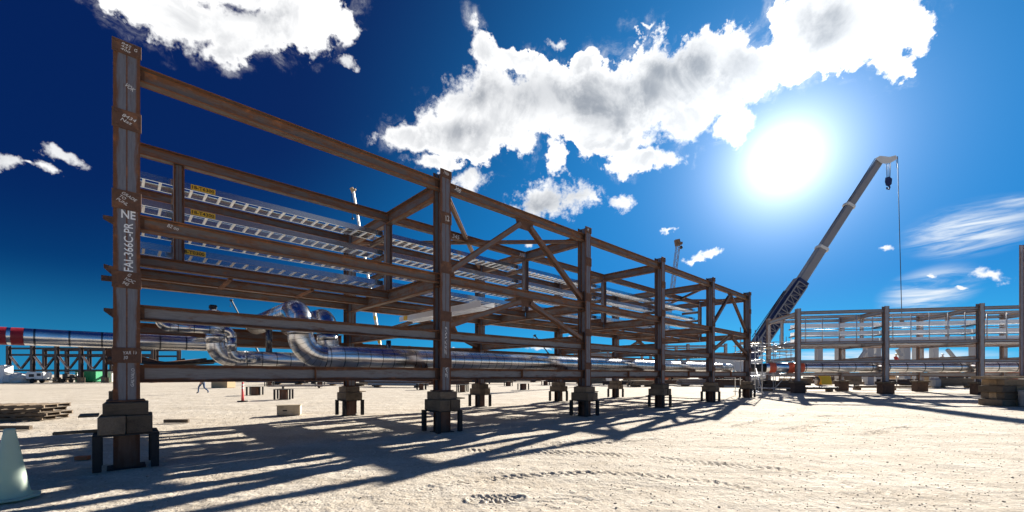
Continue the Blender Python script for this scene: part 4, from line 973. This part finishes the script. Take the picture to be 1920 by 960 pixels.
bx('bin', 1838, 718, (1.4, 1.2, 1.3), 'green', 'small green bin behind the third near column of the right rack', 'bin', .05, .6)
bx('bin', 1875, 716, (6, 2, 1.6), 'orange', 'orange machine body behind the crib at the right edge', 'machine', .2, .6)
bx('crate', 1825, 719, (1.6, 1.6, 1.3), 'plywood', 'pale yellow crate left of the third near column of the right rack', 'crate', .05, .5)
for j, (px, py, n_, L_, mt_, w_, ly_, lab) in enumerate((
    (448, 716, 4, 9, 'steel_beam', .45, 2, 'dark beam stack at the horizon directly behind the pink post'), (540, 721, 5, 6, 'steel_dark', .3, 2, 'black bar stack above the empty stand pair, left of the long pale crate'),
    (612, 719, 4, 7, 'steel_rust', .4, 2, 'rust red beam stack right of the long pale crate'), (690, 724, 6, 5, 'timber', .2, 1, 'scattered grey planks just right of the second far-row support'),
    (725, 718, 4, 9, 'steel_pale', .5, 2, 'pale plate girders at the horizon right of the second far-row support'), (770, 722, 5, 4, 'timber', .3, 2, 'low timber pile left of the second near-row column'),
    (842, 724, 4, 6, 'steel_rust', .3, 2, 'rusty beam pile just right of the second near-row column'), (880, 719, 4, 8, 'steel_dark', .5, 2, 'black beam stack left of the third far-row support'),
    (935, 720, 5, 5, 'timber', .35, 2, 'grey timber pile right of the third far-row support'), (970, 716, 4, 12, 'steel_beam', .6, 2, 'long brown girders at the horizon above the gap stand'),
    (1060, 719, 4, 7, 'steel_rust', .4, 2, 'rusty beam stack between the fourth far-row support and third near column'), (1160, 724, 5, 4, 'steel_dark', .25, 2, 'dark bar pile beside the fifth far-row support'),
    (1205, 725, 5, 4, 'timber', .28, 2, 'grey timber pile just left of the fourth near-row column'), (1265, 723, 5, 5, 'steel_rust', .3, 2, 'rusty scrap pile right of the fourth near-row column'),
    (1350, 720, 5, 7, 'steel_dark', .45, 2, 'dark girder stack behind the fifth near-row column'), (1395, 721, 4, 6, 'steel_pale', .4, 2, 'pale girder stack behind the last near-row column'),
    (1490, 722, 5, 6, 'timber_tan', .4, 2, 'tan timber stack behind the first near column of the right rack'), (1560, 719, 4, 8, 'steel_rust', .5, 2, 'rusty girder stack behind the yellow barrier'),
    (1680, 723, 4, 5, 'steel_rust', .35, 2, 'rusty beam pile just right of the second near column of the right rack'), (1760, 719, 4, 9, 'steel_dark', .5, 2, 'black girder stack behind the grey drum'),
    (262, 717, 4, 8, 'steel_beam', .5, 2, 'brown girder stack at the horizon right of the nearest column'), (340, 716, 4, 9, 'steel_dark', .5, 2, 'dark girder stack at the horizon left of the walking person'))):
    pile(px, py, lab, n_, L_, mt_, 40+j, 'timber_pile' if mt_.startswith('timber') else 'beam_pile', 'timber stack' if mt_.startswith('timber') else 'steel pile', w_, layers=ly_)
# grey distant plant at the horizon
for j, (x, w, h, m_) in enumerate(((235, 6, 3, 'steel_pale'), (300, 9, 3.4, 'steel_rust'), (350, 6, 2.6, 'white'), (450, 8, 2.6, 'steel_rust'), (720, 10, 2.6, 'steel_beam'), (780, 7, 2.4, 'concrete'), (860, 9, 2.6, 'steel_rust'), (940, 8, 2.8, 'concrete'), (1040, 9, 2.4, 'steel_pale'), (1180, 7, 2.6, 'concrete'), (1340, 8, 3.0, 'steel_pale'), (1400, 6, 3.2, 'white'), (1560, 9, 2.4, 'steel_pale'), (1640, 8, 2.4, 'white'), (1770, 9, 2.4, 'steel_pale'), (1850, 9, 2.6, 'concrete'))):
    Y = 120+7*(j % 5); c = ray(x, 700, Y); t_ = empty('site_hut', (c.x, Y, 0), f'distant site hut, {["leftmost", "second", "third", "fourth", "fifth", "sixth", "seventh", "eighth", "ninth", "tenth", "eleventh", "twelfth", "thirteenth", "fourteenth", "fifteenth", "rightmost"][j]} along the horizon', 'hut', 'site huts along the horizon')
    bm = bmesh.new(); add_box(bm, (0, 0, h/2), (w, 3, h)); bevel_all(bm, .05); mesh_obj('wall', bm, M[m_], t_, Matrix.Translation(t_.location))
    bm = bmesh.new(); add_box(bm, (0, 0, h+.06), (w+.3, 3.3, .12)); mesh_obj('roof', bm, M['steel_dark'], t_, Matrix.Translation(t_.location))
    bm = bmesh.new(); add_box(bm, (-w*.2, -1.52, h*.45), (.9, .05, h*.8)); mesh_obj('door', bm, M['black'], t_, Matrix.Translation(t_.location))
    for q in (.1, .35):
        bm = bmesh.new(); add_box(bm, (w*q, -1.52, h*.6), (.9, .05, .7)); mesh_obj('window', bm, M['navy'], t_, Matrix.Translation(t_.location))

# ------------------------------------------------------------------ foreground things
# pale cone
p = Vector((-6.28, 5.22, 0)); t = empty('traffic_cone', p, 'pale green-white traffic cone cut by the left edge in the foreground', 'cone')
bm = bmesh.new(); n_ = 32; prof = [(.195, .03), (.18, .06), (.168, .12), (.10, .55), (.052, .84), (.048, .87), (.034, .875), (.034, .6)]
rings = [[bm.verts.new((r*math.cos(2*math.pi*k/n_), r*math.sin(2*math.pi*k/n_), z)) for k in range(n_)] for r, z in prof]
for i in range(len(prof)-1):
    for k in range(n_): bm.faces.new((rings[i][k], rings[i][(k+1) % n_], rings[i+1][(k+1) % n_], rings[i+1][k]))
mesh_obj('body', bm, M['cone'], t, Matrix.Translation(p), True)
bm = bmesh.new(); N8 = 8; rr8 = .28
vv = [bm.verts.new((rr8*math.cos(rad(22.5+45*k)), rr8*math.sin(rad(22.5+45*k)), .002)) for k in range(N8)]; f = bm.faces.new(vv); r_ = bmesh.ops.extrude_face_region(bm, geom=[f])
for g in r_['geom']:
    if isinstance(g, bmesh.types.BMVert): g.co.z = .03
bmesh.ops.recalc_face_normals(bm, faces=bm.faces[:]); bevel_all(bm, .006); mesh_obj('base', bm, M['cone'], t, Matrix.Translation(p))
# delineator
p = gpt(455, 753); t = empty('delineator_post', p, 'pink red delineator post with white bands on a black base', 'post')
bm = bmesh.new(); add_tube(bm, [(0, 0, .05), (0, 0, .4), (0, 0, 1.1)], .06, 16, radii=[.075, .062, .05]); mesh_obj('body', bm, M['pink'], t, Matrix.Translation(p))
for z in (.78, .95): band(t, p+Z3*z, Z3, .064, .08, 'white', 'reflective_band')
bm = bmesh.new(); add_tube(bm, [(0, 0, .0), (0, 0, .05)], .27, 8); mesh_obj('base', bm, M['rubber'], t, Matrix.Translation(p))
# pallets
pu, pv = Vector((.97, .24, 0)), Vector((-.24, .97, 0)); pc = Vector((-17.1, 14.25, 0))
def pallet(z, dx, k, label):
    t_ = empty('pallet', pc+pu*dx+Z3*z, label, 'pallet', 'stacked weathered pallets'); q = basis(t_.location, pu, pv, Z3)
    L, Wd = 2.5, 1.25
    for j, y in enumerate((-.55, 0, .55)):
        bm = bmesh.new(); add_box(bm, (0, y, .065), (L, .05, .09)); mesh_obj('stringer', bm, M['timber'], t_, q)
    for zz in (.010, .12):
        for j in range(8 if zz > .1 else 4):
            x = -L/2+.08+(L-.16)*j/((8 if zz > .1 else 4)-1)
            bm = bmesh.new(); add_box(bm, (x, 0, zz), (.13, Wd, .018)); mesh_obj('deck_board', bm, M['timber'], t_, q)
for k in range(4): pallet(k*.135, (0, .12, -.06, .05)[k], k, f'{("bottom", "second", "third", "topmost")[k]} pallet of the weathered stack at the left edge')
for j, (x, y, L, s, lab) in enumerate(((12, 806, 1.3, .1, 'grey squared timber lying on gravel just above the pale cone'), (331, 793, .75, .09, 'short dark timber lying right of the nearest support at the shadow edge'))):
    p = gpt(x, y); tag(box_obj('timber_offcut', None, p+Z3*.06, (L, s, .11), M['timber'], None, .006, .05), lab, 'timber')
p = gpt(155, 862); tag(box_obj('brick', None, p+Z3*.035, (.2, .1, .07), M['brick'], None, .005, .2), 'single orange brick on shaded gravel left of the nearest stand', 'brick')
p = gpt(176, 806); tag(box_obj('timber_offcut', None, R1.P(-.6, .35, .62), (.5, .16, .04), M['timber'], (R1.u, R1.v, Z3), .004), 'thin board poking left from the stand under the nearest column', 'board')
# yellow barrier
p = gpt(1546, 722); t = empty('barrier', p, 'yellow folding barrier beside the stooping worker under the right rack', 'barrier')
for sgn in (-1, 1):
    bm = bmesh.new(); add_bar(bm, (-.0, sgn*.5, .05), (0, sgn*.12, 1.5), .04, 1.5, UX); mesh_obj('panel', bm, M['yellow'], t, Matrix.Translation(p))

# ------------------------------------------------------------------ people
def person(loc, rz, label, joints, top, trousers, hat='white'):
    """joints: skeleton in metres, x forward; skinned into one body mesh"""
    t_ = empty('person', loc, label, 'person', None, rz)
    V = ['pelvis', 'belly', 'chest', 'neck', 'headlow', 'headtop', 'hipL', 'kneeL', 'ankL', 'toeL', 'hipR', 'kneeR', 'ankR', 'toeR', 'shL', 'elL', 'wrL', 'haL', 'shR', 'elR', 'wrR', 'haR']
    E_ = [(0, 1), (1, 2), (2, 3), (3, 4), (4, 5), (0, 6), (6, 7), (7, 8), (8, 9), (0, 10), (10, 11), (11, 12), (12, 13), (2, 14), (14, 15), (15, 16), (16, 17), (2, 18), (18, 19), (19, 20), (20, 21)]
    Rr = dict(pelvis=.15, belly=.14, chest=.17, neck=.065, headlow=.085, headtop=.09, hip=.10, knee=.065, ank=.05, toe=.045, sh=.075, el=.05, wr=.033, ha=.035)
    me = bpy.data.meshes.new('body'); me.from_pydata([joints[v] for v in V], E_, []); o = bpy.data.objects.new('body', me); COL.objects.link(o)
    md = o.modifiers.new('s', 'SKIN'); 
    if not me.skin_vertices: o.data.skin_vertices.new() if hasattr(o.data.skin_vertices, 'new') else None
    for i, nme in enumerate(V):
        k = nme if nme in Rr else nme[:-1]; r = Rr[k]; me.skin_vertices[0].data[i].radius = (r, r); me.skin_vertices[0].data[i].use_root = (i == 0)
    o.modifiers.new('d', 'SUBSURF').levels = 1
    dg = bpy.context.evaluated_depsgraph_get(); m2 = bpy.data.meshes.new_from_object(o.evaluated_get(dg)); bpy.data.objects.remove(o)
    m2.materials.clear()
    for mm in (top, trousers, 'skin', 'black'): m2.materials.append(M[mm])
    hipz = joints['pelvis'][2]
    for pl in m2.polygons:
        c = pl.center; idx = 0; pl.use_smooth = True
        if c.z < .1: idx = 3
        elif c.z < hipz-.02 and all((Vector(c)-Vector(joints[q])).length > .13 for q in ('wrL', 'haL', 'wrR', 'haR')): idx = 1
        if min((Vector(c)-Vector(joints[q])).length for q in ('headlow', 'headtop')) < .13 or min((Vector(c)-Vector(joints[q])).length for q in ('haL', 'haR')) < .09: idx = 2
        pl.material_index = idx
    b = bpy.data.objects.new('body', m2); COL.objects.link(b); b.parent = t_
    hd = Vector(joints['headtop']); bm = bmesh.new(); bmesh.ops.create_uvsphere(bm, u_segments=16, v_segments=8, radius=.135)
    for v_ in bm.verts: v_.co.z = max(v_.co.z, -.01)*.9; v_.co.x *= 1.12
    add_tube(bm, [(0.02, 0, -.012), (0.02, 0, .004)], .165, 18)
    h_ = mesh_obj('hard_hat', bm, M[hat], None, None, True); h_.parent = t_; h_.location = hd+Vector((0, 0, .035)); h_.rotation_euler = (0, 0, 0)
    # face and fingers
    bm = bmesh.new(); bmesh.ops.create_icosphere(bm, subdivisions=1, radius=.02, matrix=Matrix.Translation(Vector(joints['headlow']).lerp(hd, .35)+Vector((.095, 0, 0)))); n2 = mesh_obj('nose', bm, M['skin'], None); n2.parent = t_
    for sd_ in ('L', 'R'):
        w_, hnd = Vector(joints['wr'+sd_]), Vector(joints['ha'+sd_]); d = (hnd-w_).normalized()
        for q in range(4):
            bm = bmesh.new(); o0 = hnd+Vector((0.018*(q-1.5), 0, 0)); add_tube(bm, [o0, o0+d*.05, o0+d*(.085-.006*abs(q-1.5))+Vector((.012, 0, 0))], .009, 6); f_ = mesh_obj('finger', bm, M['skin'], None); f_.parent = t_
        bm = bmesh.new(); add_tube(bm, [w_+d*.03, w_+d*.06+Vector((.045, 0, 0)), w_+d*.1+Vector((.05, 0, 0))], .010, 6); f_ = mesh_obj('thumb', bm, M['skin'], None); f_.parent = t_
    return t_
walk = dict(pelvis=(0, 0, .93), belly=(.01, 0, 1.1), chest=(.03, 0, 1.34), neck=(.04, 0, 1.5), headlow=(.06, 0, 1.58), headtop=(.07, 0, 1.68),
            hipL=(.0, .1, .88), kneeL=(.26, .1, .52), ankL=(.30, .1, .10), toeL=(.46, .1, .05), hipR=(0, -.1, .88), kneeR=(-.05, -.1, .48), ankR=(-.40, -.1, .22), toeR=(-.36, -.1, .06),
            shL=(.03, .2, 1.4), elL=(-.12, .25, 1.14), wrL=(-.06, .26, .90), haL=(-.03, .26, .82), shR=(.03, -.2, 1.4), elR=(.12, -.25, 1.15), wrR=(.32, -.25, .98), haR=(.40, -.25, .95))
person(gpt(380, 738), rad(175), 'person in blue jeans striding left across the yard behind the bottom beam', walk, 'shirt', 'denim')
stoop = dict(pelvis=(0, 0, .85), belly=(.08, 0, 1.0), chest=(.25, 0, 1.2), neck=(.37, 0, 1.32), headlow=(.43, 0, 1.37), headtop=(.50, 0, 1.44),
             hipL=(0, .1, .8), kneeL=(.2, .14, .48), ankL=(.05, .16, .1), toeL=(.2, .16, .05), hipR=(0, -.1, .8), kneeR=(.05, -.18, .45), ankR=(-.3, -.2, .1), toeR=(-.15, -.2, .05),
             shL=(.28, .2, 1.24), elL=(.45, .25, 1.0), wrL=(.65, .2, .9), haL=(.73, .18, .88), shR=(.28, -.2, 1.24), elR=(.4, -.27, .98), wrR=(.6, -.2, .85), haR=(.68, -.18, .83))
person(gpt(1536, 726), rad(180), 'worker in dark top and brown trousers stooping under the right rack', stoop, 'black', 'brown')
stnd = dict(walk); stnd.update(kneeL=(.03, .1, .5), ankL=(0, .11, .09), toeL=(.15, .12, .05), kneeR=(.02, -.1, .5), ankR=(-.02, -.11, .09), toeR=(.13, -.12, .05), elR=(.1, -.27, 1.14), elL=(.1, .27, 1.14), wrL=(.3, .2, 1.08), haL=(.38, .17, 1.08), wrR=(.3, -.2, 1.08), haR=(.38, -.17, 1.08))
pd = ray(1770, 690, 50); 
t = empty('work_platform', (pd.x-2.6, 50, 0), 'steel work platform with railings behind the right rack, two workers on it', 'platform')
for x in (-4, 0, 4):
    for y in (-1, 1):
        bm = bmesh.new(); add_tube(bm, [(x, y, 0), (x, y, 3.3)], .05, 8); mesh_obj('leg', bm, M['galv'], t, Matrix.Translation(t.location))
bm = bmesh.new(); add_box(bm, (0, 0, 2.17), (8.4, 2.3, .08)); mesh_obj('deck', bm, M['steel_beam'], t, Matrix.Translation(t.location))
for z in (2.75, 3.25):
    bm = bmesh.new(); add_tube(bm, [(-4, -1, z), (4, -1, z)], .03, 8); mesh_obj('handrail', bm, M['galv'], t, Matrix.Translation(t.location))
person((pd.x, 50.2, 2.212), rad(-100), 'worker in a pale shirt behind the second bay of the right rack', stnd, 'shirtw', 'denim')
person((pd.x-5.6, 50.2, 2.212), rad(-80), 'worker in a red shirt just right of the second near column of the right rack', stnd, 'shirtr', 'denim', 'yellow')

# ------------------------------------------------------------------ loose stones and tyre marks
rnd = random.Random(5); SX = []
for _ in range(11000):
    Y = 2.6+17*rnd.random()**1.7; SX.append((rnd.uniform(-1.4, 1.4)*Y, Y, rnd.choice((.003, .004, .005, .006, .008, .011))*(1+.03*Y)))
for _ in range(260):
    Y = 3+22*rnd.random()**1.3; SX.append((rnd.uniform(-1.3, 1.3)*Y, Y, rnd.uniform(.010, .024)))
SH = ground_h(np.array([q[0] for q in SX]), np.array([q[1] for q in SX])); bm = bmesh.new()
for (x, y, s_), z in zip(SX, SH):
    z = float(z); qx, qy = rnd.uniform(-.3, .3)*s_, rnd.uniform(-.3, .3)*s_
    base = [bm.verts.new((x+s_*math.cos(a)*rnd.uniform(.7, 1.2), y+s_*math.sin(a)*rnd.uniform(.7, 1.2), z-.004)) for a in (0, 1.3, 2.5, 3.8, 5.1)]
    top_ = [bm.verts.new((x+s_*.6*math.cos(a)+qx, y+s_*.6*math.sin(a)+qy, z+s_*rnd.uniform(.4, .8))) for a in (.3, 1.6, 2.8, 4.1, 5.4)]
    for i in range(5):
        j = (i+1) % 5; bm.faces.new((base[i], base[j], top_[j], top_[i]))
    bm.faces.new(top_)
tag(mesh_obj('gravel', bm, M['stones']), kind='stuff')
